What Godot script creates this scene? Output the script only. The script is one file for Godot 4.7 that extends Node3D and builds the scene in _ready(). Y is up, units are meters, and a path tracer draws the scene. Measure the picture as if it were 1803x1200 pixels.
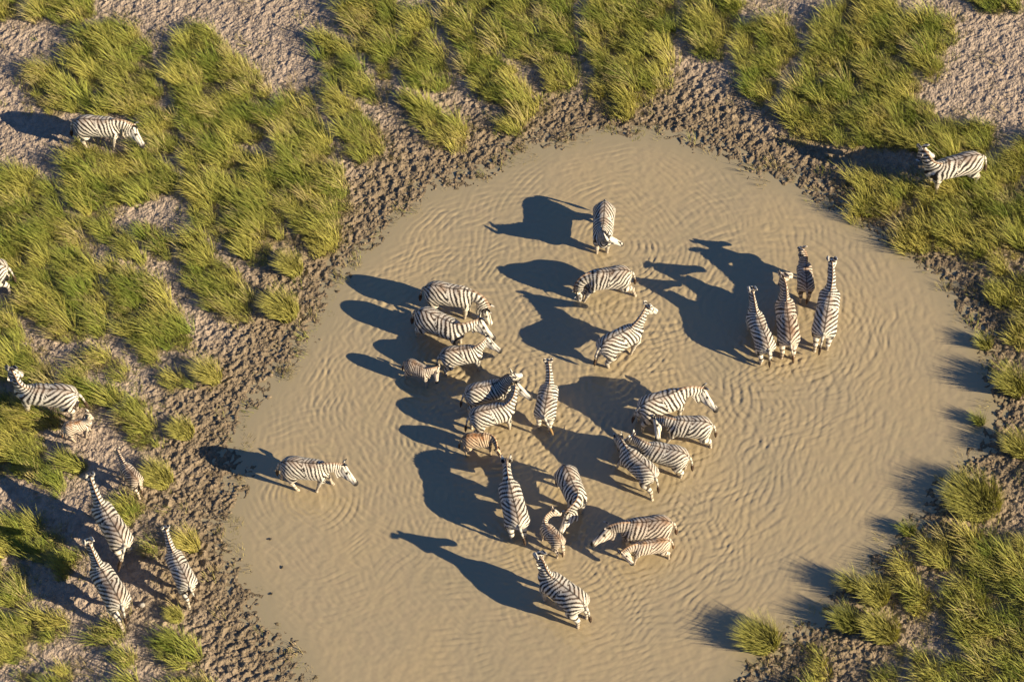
extends Node3D

# ---------------------------------------------------------------- measured layout (metres on the ground)
const POND: Array[Vector2] = [Vector2(3.53, -6.78), Vector2(2.14, -6.67), Vector2(0.9, -6.34), Vector2(-0.02, -5.8), Vector2(-1.09, -5.19), Vector2(-2.01, -4.91), Vector2(-2.61, -4.44), Vector2(-3.2, -3.6), Vector2(-3.78, -2.87), Vector2(-4.22, -2.41), Vector2(-4.5, -1.92), Vector2(-4.77, -1.06), Vector2(-5.01, -0.49), Vector2(-5.53, 0.18), Vector2(-5.72, 0.96), Vector2(-6.27, 1.56), Vector2(-6.78, 2.41), Vector2(-7.03, 3.17), Vector2(-6.76, 3.91), Vector2(-6.81, 4.57), Vector2(-7.07, 5.54), Vector2(-6.8, 6.5), Vector2(-6.29, 7.45), Vector2(-5.92, 8.3), Vector2(-5.23, 8.99), Vector2(-4.85, 9.89), Vector2(-4.06, 11.23), Vector2(-2.02, 12.1), Vector2(1.32, 12.1), Vector2(4.02, 11.23), Vector2(5.35, 9.89), Vector2(5.72, 9.22), Vector2(6.51, 8.53), Vector2(7.43, 8.07), Vector2(8.04, 7.29), Vector2(8.93, 6.42), Vector2(9.85, 5.46), Vector2(10.77, 4.49), Vector2(11.61, 3.42), Vector2(12.19, 2.24), Vector2(12.25, 0.87), Vector2(11.81, -0.71), Vector2(11.04, -2.14), Vector2(9.92, -3.23), Vector2(8.78, -4.16), Vector2(7.61, -5.06), Vector2(6.56, -5.44), Vector2(5.51, -6.01), Vector2(4.45, -6.53)]
const LUMPS := [[-5.98, 5.85, "small dark lump, uppermost of three in the shallow water at left"], [-5.65, 6.63, "dark lump, middle of three, in the shallow water at left"], [-5.88, 7.37, "round dark lump, lowest of three, near the lower left shore"]]
const STONE := Vector2(-9.01, 7.75)
func grass_patches() -> Array:
	var a := []
	a.append(PackedVector2Array([Vector2(-13.8, -11.61), Vector2(-11.62, -11.61), Vector2(-11.58, -11.2), Vector2(-11.76, -10.79), Vector2(-12.15, -10.45), Vector2(-12.96, -10.58), Vector2(-13.54, -10.65)]))
	a.append(PackedVector2Array([Vector2(-14.7, -11.61), Vector2(-14.01, -11.61), Vector2(-13.97, -11.2), Vector2(-13.98, -10.79), Vector2(-14.28, -10.58), Vector2(-14.59, -10.58)]))
	a.append(PackedVector2Array([Vector2(-13.33, -8.97), Vector2(-12.87, -9.1), Vector2(-12.38, -8.77), Vector2(-11.93, -7.84), Vector2(-11.83, -7.26), Vector2(-12.38, -7.13), Vector2(-12.93, -7.45), Vector2(-13.26, -8.17)]))
	a.append(PackedVector2Array([Vector2(-12.3, -9.7), Vector2(-12.03, -10.24), Vector2(-11.32, -10.58), Vector2(-10.58, -10.58), Vector2(-10.17, -9.97), Vector2(-9.78, -8.97), Vector2(-9.61, -8.04), Vector2(-9.73, -7.45), Vector2(-10.33, -7.19), Vector2(-11.06, -7.26), Vector2(-11.74, -7.39), Vector2(-12.08, -8.37)]))
	a.append(PackedVector2Array([Vector2(-9.88, -7.45), Vector2(-9.43, -7.65), Vector2(-9.14, -7.06), Vector2(-9.04, -6.42), Vector2(-9.21, -5.91), Vector2(-9.72, -5.91), Vector2(-10, -6.87)]))
	a.append(PackedVector2Array([Vector2(-12.15, -6.16), Vector2(-11.6, -6.42), Vector2(-10.96, -6.03), Vector2(-9.94, -6.1), Vector2(-9.35, -5.71), Vector2(-8.97, -5.27), Vector2(-8.97, -4.58), Vector2(-9.47, -4.46), Vector2(-10.11, -4.27), Vector2(-10.8, -4.02), Vector2(-11.53, -4.89), Vector2(-12.03, -5.46)]))
	a.append(PackedVector2Array([Vector2(-14.27, -5.4), Vector2(-13.26, -5.52), Vector2(-12.83, -5.27), Vector2(-12.34, -4.89), Vector2(-11.98, -4.27), Vector2(-11.51, -3.53), Vector2(-11.55, -3.34), Vector2(-14.05, -3.34)]))
	a.append(PackedVector2Array([Vector2(-12.08, -5.4), Vector2(-11.54, -5.08), Vector2(-11.15, -4.58), Vector2(-10.45, -3.4), Vector2(-11.3, -3.4), Vector2(-11.96, -4.64)]))
	a.append(PackedVector2Array([Vector2(-9.33, -9.97), Vector2(-8.94, -10.45), Vector2(-8.4, -10.31), Vector2(-7.89, -9.63), Vector2(-7.35, -9.37), Vector2(-7.11, -8.83), Vector2(-6.71, -7.97), Vector2(-6.56, -6.93), Vector2(-6.69, -6.55), Vector2(-7.04, -6.29), Vector2(-7.7, -6.16), Vector2(-8.52, -6.29), Vector2(-8.97, -6.87), Vector2(-9.24, -7.84), Vector2(-9.42, -8.97)]))
	a.append(PackedVector2Array([Vector2(-8.93, -6.29), Vector2(-7.7, -6.16), Vector2(-6.55, -5.84), Vector2(-6.22, -5.27), Vector2(-6.14, -4.58), Vector2(-6.09, -3.4), Vector2(-8.34, -3.4), Vector2(-8.71, -4.46), Vector2(-8.87, -5.27)]))
	a.append(PackedVector2Array([Vector2(-6.51, -8.17), Vector2(-5.84, -8.3), Vector2(-5.4, -7.71), Vector2(-5.16, -6.87), Vector2(-4.98, -5.91), Vector2(-4.65, -5.4), Vector2(-4.53, -3.4), Vector2(-5.84, -3.4), Vector2(-6.14, -4.64), Vector2(-6.29, -5.59), Vector2(-6.49, -6.55), Vector2(-6.48, -7.45)]))
	a.append(PackedVector2Array([Vector2(-5.55, -10.04), Vector2(-5.02, -10.11), Vector2(-4.47, -9.37), Vector2(-3.93, -8.63), Vector2(-3.59, -7.71), Vector2(-3.69, -7.45), Vector2(-4.32, -7.97), Vector2(-4.96, -8.3), Vector2(-5.41, -9.17)]))
	a.append(PackedVector2Array([Vector2(-4.94, -10.79), Vector2(-4.54, -11.61), Vector2(-3.21, -11.61), Vector2(-3.14, -10.51), Vector2(-3.22, -9.5), Vector2(-3.35, -8.37), Vector2(-3.5, -8.3), Vector2(-3.83, -8.77), Vector2(-4.16, -9.43), Vector2(-4.6, -10.17)]))
	a.append(PackedVector2Array([Vector2(-3.03, -10.51), Vector2(-2.83, -10.99), Vector2(-2.35, -10.92), Vector2(-2.08, -10.17), Vector2(-1.85, -9.03), Vector2(-1.63, -8.37), Vector2(-2.15, -7.97), Vector2(-2.88, -8.24), Vector2(-3.2, -8.83), Vector2(-3.17, -9.7)]))
	a.append(PackedVector2Array([Vector2(-3.09, -8.24), Vector2(-2.56, -7.84), Vector2(-1.83, -7.45), Vector2(-1.41, -7.19), Vector2(-1.1, -6.61), Vector2(-1.15, -6.1), Vector2(-1.61, -5.97), Vector2(-2.12, -6.29), Vector2(-2.54, -6.87), Vector2(-2.97, -7.45)]))
	a.append(PackedVector2Array([Vector2(-1.93, -10.65), Vector2(-1.88, -11.61), Vector2(-1.35, -11.61), Vector2(-1.08, -10.38), Vector2(-0.6, -9.63), Vector2(-0.28, -9.23), Vector2(0.13, -8.97), Vector2(0.5, -8.3), Vector2(0.75, -7.71), Vector2(0.65, -7.19), Vector2(0.23, -6.67), Vector2(-0.28, -6.74), Vector2(-0.38, -7.45), Vector2(-0.96, -8.11), Vector2(-1.38, -8.97), Vector2(-1.86, -9.84)]))
	a.append(PackedVector2Array([Vector2(-1.3, -11.61), Vector2(0.56, -11.61), Vector2(0.61, -10.17), Vector2(0.55, -8.7), Vector2(0.29, -8.97), Vector2(-0.13, -9.37), Vector2(-0.65, -9.77), Vector2(-0.97, -10.45)]))
	a.append(PackedVector2Array([Vector2(0.72, -11.61), Vector2(1.78, -11.61), Vector2(1.82, -10.31), Vector2(1.91, -9.17), Vector2(1.8, -8.37), Vector2(1.37, -7.84), Vector2(0.96, -8.24), Vector2(0.71, -8.9), Vector2(0.66, -9.97)]))
	a.append(PackedVector2Array([Vector2(2.05, -11.61), Vector2(4.6, -11.61), Vector2(4.52, -9.17), Vector2(4.39, -8.24), Vector2(3.86, -7.97), Vector2(3.54, -7.45), Vector2(2.91, -7.19), Vector2(2.4, -7.45), Vector2(2.21, -8.24), Vector2(2.23, -9.3), Vector2(2.03, -10.31)]))
	a.append(PackedVector2Array([Vector2(-5.16, -8.04), Vector2(-4.69, -7.97), Vector2(-4.15, -7.45), Vector2(-3.72, -6.8), Vector2(-3.4, -6.03), Vector2(-3.84, -5.4), Vector2(-4.25, -5.71), Vector2(-4.64, -6.55), Vector2(-4.98, -7.39)]))
	a.append(PackedVector2Array([Vector2(-5.43, -7.19), Vector2(-5.12, -6.93), Vector2(-4.82, -5.91), Vector2(-4.55, -5.27), Vector2(-4.37, -4.39), Vector2(-4.49, -3.59), Vector2(-5.29, -3.4)]))
	a.append(PackedVector2Array([Vector2(4.81, -11.05), Vector2(4.83, -11.65), Vector2(6.51, -11.65), Vector2(6.4, -10.45), Vector2(6.02, -9.72), Vector2(5.72, -9.21), Vector2(5.15, -9.28), Vector2(4.83, -10.01)]))
	a.append(PackedVector2Array([Vector2(6.45, -10.31), Vector2(7.05, -10.82), Vector2(7.62, -10.75), Vector2(7.93, -10.09), Vector2(7.95, -9.5), Vector2(7.51, -8.77), Vector2(7.19, -8.06), Vector2(6.77, -7.56), Vector2(6.39, -7.84), Vector2(6.21, -8.77), Vector2(6.25, -9.72)]))
	a.append(PackedVector2Array([Vector2(8.9, -10.97), Vector2(9.75, -11.65), Vector2(10.97, -11.65), Vector2(10.84, -10.75), Vector2(10.65, -9.72), Vector2(11.05, -9.06), Vector2(11.25, -7.98), Vector2(11.63, -7.13), Vector2(12.57, -7.06), Vector2(13.23, -6.85), Vector2(13.3, -6.43), Vector2(12.69, -5.87), Vector2(11.58, -5.87), Vector2(10.76, -6.01), Vector2(9.71, -6.15), Vector2(8.55, -6.22), Vector2(7.66, -6.36), Vector2(7.36, -6.99), Vector2(7.47, -7.98), Vector2(7.97, -8.77), Vector2(8.24, -9.57), Vector2(8.52, -10.45)]))
	a.append(PackedVector2Array([Vector2(10.83, -10.68), Vector2(11.54, -10.82), Vector2(12.27, -10.68), Vector2(12.38, -9.94), Vector2(12, -9.5), Vector2(11.82, -8.7), Vector2(11.51, -8.41), Vector2(11.05, -9.06), Vector2(10.71, -9.87)]))
	a.append(PackedVector2Array([Vector2(12.7, -11.65), Vector2(14.96, -11.65), Vector2(14.34, -11.2), Vector2(14.19, -10.9), Vector2(13.71, -10.75), Vector2(12.93, -10.97)]))
	a.append(PackedVector2Array([Vector2(11.02, -5.87), Vector2(11.58, -5.87), Vector2(12.77, -5.53), Vector2(13.87, -6.57), Vector2(14.71, -6.57), Vector2(14.26, -2.43), Vector2(11.83, -2.43), Vector2(11.44, -2.89), Vector2(10.8, -3.09), Vector2(10.47, -3.69), Vector2(10.84, -4.23), Vector2(11.26, -4.71)]))
	a.append(PackedVector2Array([Vector2(9.22, -5.46), Vector2(9.86, -5.12), Vector2(10.68, -5.05), Vector2(11.2, -4.64), Vector2(10.79, -4.37), Vector2(10.04, -3.83), Vector2(9.26, -3.69), Vector2(9, -3.83), Vector2(9.27, -4.57)]))
	a.append(PackedVector2Array([Vector2(10.25, -3.69), Vector2(10.83, -3.43), Vector2(11.34, -3.03), Vector2(11.2, -2.69), Vector2(10.34, -2.76), Vector2(10.16, -3.29)]))
	a.append(PackedVector2Array([Vector2(-14.07, -3.53), Vector2(-12.8, -3.4), Vector2(-12.05, -3.4), Vector2(-11.45, -3.34), Vector2(-11.05, -2.79), Vector2(-10.9, -2.19), Vector2(-10.56, -1.05), Vector2(-10.41, -0.4), Vector2(-10.49, -0.17), Vector2(-11.11, 0.07), Vector2(-11.54, 0.18), Vector2(-12.16, -0.23), Vector2(-12.65, -0.76), Vector2(-13.04, -1.17), Vector2(-13.16, -1.95), Vector2(-13.97, -2.55)]))
	a.append(PackedVector2Array([Vector2(-11.38, -3.77), Vector2(-10.47, -3.65), Vector2(-10.02, -3.04), Vector2(-9.57, -2.37), Vector2(-9.66, -2.19), Vector2(-10.18, -2.55), Vector2(-10.81, -2.98), Vector2(-11.25, -3.4)]))
	a.append(PackedVector2Array([Vector2(-10.28, -3.77), Vector2(-9.56, -3.65), Vector2(-9.03, -3.16), Vector2(-8.92, -2.31), Vector2(-9.22, -2.37), Vector2(-9.83, -3.16)]))
	a.append(PackedVector2Array([Vector2(-10.92, -2.37), Vector2(-10.25, -2.19), Vector2(-9.55, -2.07), Vector2(-9.03, -1.65), Vector2(-8.58, -0.93), Vector2(-8.35, -0.34), Vector2(-8.18, 0.07), Vector2(-8.5, 0.41), Vector2(-9.14, 0.3), Vector2(-9.14, 0.93), Vector2(-9.45, 0.76), Vector2(-9.83, 0.18), Vector2(-10.21, -0.34), Vector2(-10.42, -1.11), Vector2(-10.62, -1.77)]))
	a.append(PackedVector2Array([Vector2(-8.89, -3.4), Vector2(-8.39, -3.4), Vector2(-7.96, -2.91), Vector2(-7.48, -2.31), Vector2(-7.06, -1.83), Vector2(-6.78, -1.17), Vector2(-6.75, -0.58), Vector2(-7.38, -0.52), Vector2(-7.89, -0.87), Vector2(-8.47, -1.47), Vector2(-8.68, -2.43)]))
	a.append(PackedVector2Array([Vector2(-8.32, -3.77), Vector2(-6.46, -3.77), Vector2(-6.03, -3.22), Vector2(-6.31, -2.79), Vector2(-6.49, -2.31), Vector2(-6.78, -2.19), Vector2(-7.15, -2.67), Vector2(-7.77, -3.1)]))
	a.append(PackedVector2Array([Vector2(-5.85, -3.77), Vector2(-4.55, -3.77), Vector2(-4.57, -2.85), Vector2(-4.8, -2.55), Vector2(-5.26, -2.85), Vector2(-5.63, -3.16)]))
	a.append(PackedVector2Array([Vector2(-13.81, -0.99), Vector2(-12.96, -0.87), Vector2(-12.61, -0.29), Vector2(-12.47, 0.07), Vector2(-12.79, 0.3), Vector2(-13.7, 0.07)]))
	a.append(PackedVector2Array([Vector2(-13.67, 0.3), Vector2(-12.45, 0.36), Vector2(-11.92, 0.76), Vector2(-11.63, 1.28), Vector2(-11.71, 1.56), Vector2(-12.33, 1.56), Vector2(-12.79, 1.34), Vector2(-13.55, 1.45)]))
	a.append(PackedVector2Array([Vector2(-11.53, 0.76), Vector2(-11.06, 0.65), Vector2(-10.77, 1.22), Vector2(-10.57, 1.9), Vector2(-10.68, 2.24), Vector2(-11.1, 1.9), Vector2(-11.42, 1.56)]))
	a.append(PackedVector2Array([Vector2(-11.08, 0.36), Vector2(-10.54, 0.41), Vector2(-10.05, 0.53), Vector2(-9.71, 1.16), Vector2(-9.84, 1.39), Vector2(-10.39, 1.16), Vector2(-10.79, 0.93)]))
	a.append(PackedVector2Array([Vector2(-10.51, 1.39), Vector2(-10.18, 1.34), Vector2(-9.95, 1.85), Vector2(-10.31, 2.07), Vector2(-10.57, 1.85)]))
	a.append(PackedVector2Array([Vector2(-10.02, 2.13), Vector2(-9.47, 1.79), Vector2(-9.12, 2.58), Vector2(-8.98, 3.25), Vector2(-9.74, 3.25), Vector2(-9.98, 2.69)]))
	a.append(PackedVector2Array([Vector2(-9.13, 1.16), Vector2(-8.75, 0.93), Vector2(-8.25, 1.28), Vector2(-8.09, 1.51), Vector2(-8.8, 1.62)]))
	a.append(PackedVector2Array([Vector2(-13.54, 1.56), Vector2(-12.77, 1.56), Vector2(-12.35, 1.9), Vector2(-12.03, 2.19), Vector2(-11.39, 2.36), Vector2(-11.5, 2.75), Vector2(-12.95, 2.64), Vector2(-13.45, 2.47)]))
	a.append(PackedVector2Array([Vector2(-13.47, 2.43), Vector2(-12.48, 2.31), Vector2(-11.92, 2.9), Vector2(-11.63, 3.83), Vector2(-11.66, 4.12), Vector2(-12.04, 4.23), Vector2(-13.3, 4.12)]))
	a.append(PackedVector2Array([Vector2(-11.66, 4.12), Vector2(-11.32, 4), Vector2(-11.07, 4.58), Vector2(-11.5, 4.75), Vector2(-11.77, 4.52)]))
	a.append(PackedVector2Array([Vector2(-11.39, 3.25), Vector2(-10.98, 3.37), Vector2(-10.67, 4), Vector2(-11.01, 4.12), Vector2(-11.51, 3.6)]))
	a.append(PackedVector2Array([Vector2(-13.2, 5.09), Vector2(-12.4, 5.2), Vector2(-11.69, 5.37), Vector2(-11, 5.99), Vector2(-10.5, 6.65), Vector2(-10.8, 7.09), Vector2(-11.32, 6.76), Vector2(-12.08, 6.43), Vector2(-13.06, 6.43)]))
	a.append(PackedVector2Array([Vector2(-13.03, 6.65), Vector2(-11.94, 6.87), Vector2(-11.69, 7.42), Vector2(-11.89, 7.91), Vector2(-12.91, 7.85)]))
	a.append(PackedVector2Array([Vector2(-12.22, 8.02), Vector2(-11.46, 7.91), Vector2(-10.81, 8.07), Vector2(-10.69, 8.39), Vector2(-11.14, 8.72), Vector2(-11.61, 8.82), Vector2(-11.89, 9.35), Vector2(-12.75, 9.35), Vector2(-12.85, 8.39)]))
	a.append(PackedVector2Array([Vector2(-10.25, 8.45), Vector2(-9.69, 8.29), Vector2(-9.48, 8.55), Vector2(-9.74, 8.88), Vector2(-10.17, 8.88)]))
	a.append(PackedVector2Array([Vector2(-9.58, 9.09), Vector2(-9.06, 9.03), Vector2(-8.99, 9.35), Vector2(-9.3, 9.56)]))
	a.append(PackedVector2Array([Vector2(-10.06, 4.8), Vector2(-9.27, 4.86), Vector2(-9.05, 5.14), Vector2(-9.42, 5.48), Vector2(-9.83, 5.26)]))
	a.append(PackedVector2Array([Vector2(-9.38, 6.04), Vector2(-8.79, 6.04), Vector2(-8.76, 6.43), Vector2(-9.2, 6.43)]))
	a.append(PackedVector2Array([Vector2(-8.79, 8.72), Vector2(-8.29, 8.39), Vector2(-7.8, 8.61), Vector2(-7.56, 9.25), Vector2(-7.98, 9.46), Vector2(-8.67, 9.14)]))
	a.append(PackedVector2Array([Vector2(-11.13, 9.41), Vector2(-10.45, 9.46), Vector2(-10.42, 10.4), Vector2(-11.08, 10.4)]))
	a.append(PackedVector2Array([Vector2(-11.96, 9.62), Vector2(-11.39, 9.62), Vector2(-11.32, 10.4), Vector2(-11.89, 10.4)]))
	a.append(PackedVector2Array([Vector2(-11.14, 5.99), Vector2(-10.57, 6.43), Vector2(-10.68, 6.87), Vector2(-11.08, 6.76)]))
	a.append(PackedVector2Array([Vector2(-8.21, 9.62), Vector2(-7.27, 9.46), Vector2(-6.97, 10.4), Vector2(-8.39, 10.4)]))
	a.append(PackedVector2Array([Vector2(-9.58, 9.67), Vector2(-8.92, 9.62), Vector2(-8.86, 10.4), Vector2(-9.52, 10.4)]))
	a.append(PackedVector2Array([Vector2(9.22, 6.5), Vector2(9.69, 6.44), Vector2(10.13, 7.28), Vector2(10.27, 7.85), Vector2(10.18, 8.36), Vector2(9.83, 8.11), Vector2(9.47, 7.44), Vector2(9.17, 7.07)]))
	a.append(PackedVector2Array([Vector2(10.01, 5.91), Vector2(10.86, 5.75), Vector2(11.94, 5.75), Vector2(13.31, 5.97), Vector2(12.85, 10.38), Vector2(11.45, 10.38), Vector2(11.83, 9.28), Vector2(11.21, 9.13), Vector2(10.45, 8.36), Vector2(10.33, 7.64), Vector2(10.89, 7.02), Vector2(10.37, 6.6)]))
	a.append(PackedVector2Array([Vector2(6.99, 8.87), Vector2(7.32, 8.72), Vector2(7.65, 9.23), Vector2(7.54, 10.38), Vector2(6.95, 10.38)]))
	a.append(PackedVector2Array([Vector2(7.91, 8.77), Vector2(8.22, 8.87), Vector2(8.14, 9.43)]))
	a.append(PackedVector2Array([Vector2(9.14, 8.72), Vector2(9.54, 8.92), Vector2(9.55, 9.43), Vector2(9.19, 9.33)]))
	a.append(PackedVector2Array([Vector2(9.73, 8.87), Vector2(10.39, 9.13), Vector2(10.37, 10.38), Vector2(9.74, 10.38)]))
	a.append(PackedVector2Array([Vector2(10.47, 9.28), Vector2(11.56, 9.28), Vector2(11.68, 10.38), Vector2(10.37, 10.38)]))
	a.append(PackedVector2Array([Vector2(8.72, 9.53), Vector2(9.18, 9.43), Vector2(9.25, 10.38), Vector2(8.66, 10.38)]))
	a.append(PackedVector2Array([Vector2(10.05, -3.4), Vector2(10.5, -3.4), Vector2(10.46, -2.85), Vector2(10.23, -2.49), Vector2(10.11, -2.79)]))
	a.append(PackedVector2Array([Vector2(10.94, -3.22), Vector2(11.3, -3.28), Vector2(11.14, -2.67)]))
	a.append(PackedVector2Array([Vector2(11.66, -3.4), Vector2(11.99, -3.16), Vector2(11.85, -2.79)]))
	a.append(PackedVector2Array([Vector2(12.81, -3.4), Vector2(14.26, -3.4), Vector2(14.18, -2.61), Vector2(12.93, -2.61)]))
	a.append(PackedVector2Array([Vector2(12.51, -2.31), Vector2(12.92, -2.43), Vector2(13.09, -2.13), Vector2(12.72, -1.95)]))
	a.append(PackedVector2Array([Vector2(12.4, -1.71), Vector2(12.96, -1.89), Vector2(14.11, -1.95), Vector2(14, -0.87), Vector2(12.76, -0.81), Vector2(12.45, -1.17)]))
	a.append(PackedVector2Array([Vector2(12.99, -0.7), Vector2(13.3, -0.81), Vector2(13.99, -0.81), Vector2(13.85, 0.47), Vector2(12.95, 0.3)]))
	return a
func tussock_spots() -> Array:
	var a := []
	a.append({"x": -5.74, "z": -2.18, "w": 0.69, "h": 0.84, "tone": 0.70, "label": "yellow green tussock on trampled mud, upper of two beside the left shore"})
	a.append({"x": -5.89, "z": -0.86, "w": 0.93, "h": 0.92, "tone": 0.70, "label": "yellow tussock with dark shaded hollow, lower of two beside the left shore"})
	a.append({"x": -7.67, "z": 1.19, "w": 0.64, "h": 0.95, "tone": 0.80, "label": "pale upright tussock alone on hoof-pocked mud left of the pond"})
	a.append({"x": -8.28, "z": 2.83, "w": 0.66, "h": 0.64, "tone": 0.70, "label": "small round tussock alone on mud above the lone wading zebra's shadow"})
	a.append({"x": -8.78, "z": 4.19, "w": 0.82, "h": 0.79, "tone": 0.70, "label": "loose spreading tussock right of the slim young zebra"})
	a.append({"x": -7.88, "z": 6.09, "w": 0.49, "h": 0.95, "tone": 1.00, "label": "thin straw yellow tussock right of the zebra that walks along the mud"})
	a.append({"x": -8.13, "z": 8.07, "w": 0.46, "h": 0.47, "tone": 0.60, "label": "little tussock on mud just below the zebra that walks along the mud"})
	a.append({"x": 11.59, "z": 4.82, "w": 1.62, "h": 0.95, "tone": 0.60, "label": "big rounded tussock with wide shadow on the water at the right shore"})
	a.append({"x": 8.37, "z": 7.22, "w": 0.44, "h": 0.95, "tone": 0.60, "label": "narrow green tussock at the water's edge, left half of a touching pair"})
	a.append({"x": 8.92, "z": 7.52, "w": 0.74, "h": 0.95, "tone": 0.70, "label": "taller yellow tussock right beside a narrow green one at the water's edge"})
	a.append({"x": 8.20, "z": 8.25, "w": 0.69, "h": 0.86, "tone": 0.40, "label": "dark green low tussock on the lower right mud bank"})
	a.append({"x": 9.01, "z": 8.48, "w": 0.93, "h": 0.89, "tone": 0.70, "label": "yellow leaning tussock on the lower right mud bank, next to a dark green one"})
	a.append({"x": 6.07, "z": 8.65, "w": 1.10, "h": 0.95, "tone": 0.60, "label": "isolated green and yellow tussock standing in the pond near the bottom"})
	a.append({"x": 12.26, "z": 0.17, "w": 0.42, "h": 0.67, "tone": 0.50, "label": "sparse little sprig of grass in the water by the right shore"})
	a.append({"x": 12.88, "z": 1.48, "w": 0.88, "h": 0.95, "tone": 0.60, "label": "bushy bright tussock at the right edge casting a long shadow on the pond"})
	a.append({"x": 12.84, "z": 3.31, "w": 0.78, "h": 0.89, "tone": 0.70, "label": "tussock at the right edge below the bushy bright one"})
	a.append({"x": 11.90, "z": 2.47, "w": 0.34, "h": 0.61, "tone": 0.20, "label": "low dark green weed at the right water line between two tussocks"})
	a.append({"x": 9.85, "z": 5.66, "w": 0.39, "h": 0.61, "tone": 0.20, "label": "small dark green plant at the water line left of the lower right grass"})
	return a
func herd() -> Array:
	var a := []
	a.append({"x": -11.094, "z": -6.264, "y": 0.02, "turn": -2.6, "size": 0.95, "stretch": 0.98, "reach": 0.81, "neck": Vector2(-1, -12), "head": Vector2(-41, -33), "coat": 0, "tail": 0.0, "stride": 0.30, "label": "striped zebra grazing in the grass, alone near the upper left corner", "group": "zebras on the grass and bank"})
	a.append({"x": -13.703, "z": -1.562, "y": 0.02, "turn": 177.5, "size": 1.00, "stretch": 0.88, "reach": 1.00, "neck": Vector2(-15, 54), "head": Vector2(-8, -56), "coat": 0, "tail": 0.0, "stride": 0.00, "label": "zebra at the left edge with only its striped rump and hind legs visible", "group": "zebras on the grass and bank"})
	a.append({"x": -11.729, "z": 2.252, "y": 0.02, "turn": 175.0, "size": 1.00, "stretch": 1.12, "reach": 1.00, "neck": Vector2(-41, 59), "head": Vector2(-117, -59), "coat": 0, "tail": 0.0, "stride": 0.00, "label": "adult zebra in grass looking back over its shoulder, a foal behind it", "group": "zebras on the grass and bank"})
	a.append({"x": -10.930, "z": 2.953, "y": 0.02, "turn": 18.1, "size": 0.60, "stretch": 0.88, "reach": 1.00, "neck": Vector2(-20, 68), "head": Vector2(31, -63), "coat": 2, "tail": 0.0, "stride": 0.40, "label": "small pale foal walking behind the adult zebra at the left of the photo", "group": "zebras on the grass and bank"})
	a.append({"x": -9.483, "z": 4.380, "y": 0.02, "turn": 128.7, "size": 0.66, "stretch": 0.88, "reach": 1.00, "neck": Vector2(-7, 31), "head": Vector2(-7, -44), "coat": 1, "tail": 0.0, "stride": 0.25, "label": "slim young zebra seen from behind, walking between the foal and the first grass tussock", "group": "zebras on the grass and bank"})
	a.append({"x": -9.815, "z": 5.956, "y": 0.02, "turn": 121.5, "size": 1.03, "stretch": 1.09, "reach": 1.00, "neck": Vector2(-7, 45), "head": Vector2(-11, -51), "coat": 0, "tail": -0.7, "stride": 0.20, "label": "adult zebra seen from behind with its blond tail swishing sideways", "group": "zebras on the grass and bank"})
	a.append({"x": -9.738, "z": 7.633, "y": 0.02, "turn": 121.3, "size": 1.02, "stretch": 1.03, "reach": 1.00, "neck": Vector2(-1, 56), "head": Vector2(-10, -52), "coat": 0, "tail": 0.0, "stride": 0.50, "label": "zebra walking away over dry ground, lowest of the herd on the left bank", "group": "zebras on the grass and bank"})
	a.append({"x": -8.062, "z": 7.126, "y": 0.02, "turn": 116.7, "size": 0.88, "stretch": 1.02, "reach": 1.00, "neck": Vector2(-7, 43), "head": Vector2(-10, -51), "coat": 0, "tail": 0.0, "stride": 0.40, "label": "zebra walking away along the trampled mud beside a small yellow tussock", "group": "zebras on the grass and bank"})
	a.append({"x": -5.088, "z": 4.337, "y": -0.10, "turn": -6.5, "size": 1.00, "stretch": 0.90, "reach": 0.81, "neck": Vector2(11, -1), "head": Vector2(-30, -22), "coat": 0, "tail": 0.0, "stride": 0.50, "label": "lone zebra wading into the pond at its left shore, facing right", "group": "zebras standing in the muddy pond"})
	a.append({"x": 2.406, "z": -3.187, "y": -0.22, "turn": -93.9, "size": 0.95, "stretch": 1.00, "reach": 1.00, "neck": Vector2(22, 50), "head": Vector2(100, -40), "coat": 0, "tail": 0.0, "stride": 0.00, "label": "zebra facing the viewer with lowered head, farthest of those in the pond", "group": "zebras standing in the muddy pond"})
	a.append({"x": 2.464, "z": -1.456, "y": -0.22, "turn": -172.1, "size": 1.00, "stretch": 0.88, "reach": 1.00, "neck": Vector2(8, -53), "head": Vector2(14, -78), "coat": 0, "tail": 0.0, "stride": 0.40, "label": "zebra facing left with its muzzle down at the water, front leg stepped out", "group": "zebras standing in the muddy pond"})
	a.append({"x": 2.791, "z": 0.425, "y": -0.22, "turn": 34.0, "size": 1.00, "stretch": 0.95, "reach": 1.00, "neck": Vector2(12, 44), "head": Vector2(5, -49), "coat": 0, "tail": 0.0, "stride": 0.30, "label": "pale zebra with raised head looking right, alone in the middle of the pond", "group": "zebras standing in the muddy pond"})
	a.append({"x": -1.581, "z": -0.901, "y": -0.22, "turn": -10.5, "size": 1.05, "stretch": 0.91, "reach": 1.00, "neck": Vector2(-6, -37), "head": Vector2(-23, -62), "coat": 0, "tail": 0.0, "stride": 0.00, "label": "dark brown striped zebra with lowered head, uppermost of the group at left", "group": "zebras standing in the muddy pond"})
	a.append({"x": -1.820, "z": -0.021, "y": -0.22, "turn": -26.2, "size": 1.00, "stretch": 1.00, "reach": 0.88, "neck": Vector2(40, 8), "head": Vector2(-10, -21), "coat": 0, "tail": 0.0, "stride": 0.00, "label": "zebra with its head in shade, between the dark zebra and the pale one", "group": "zebras standing in the muddy pond"})
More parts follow.
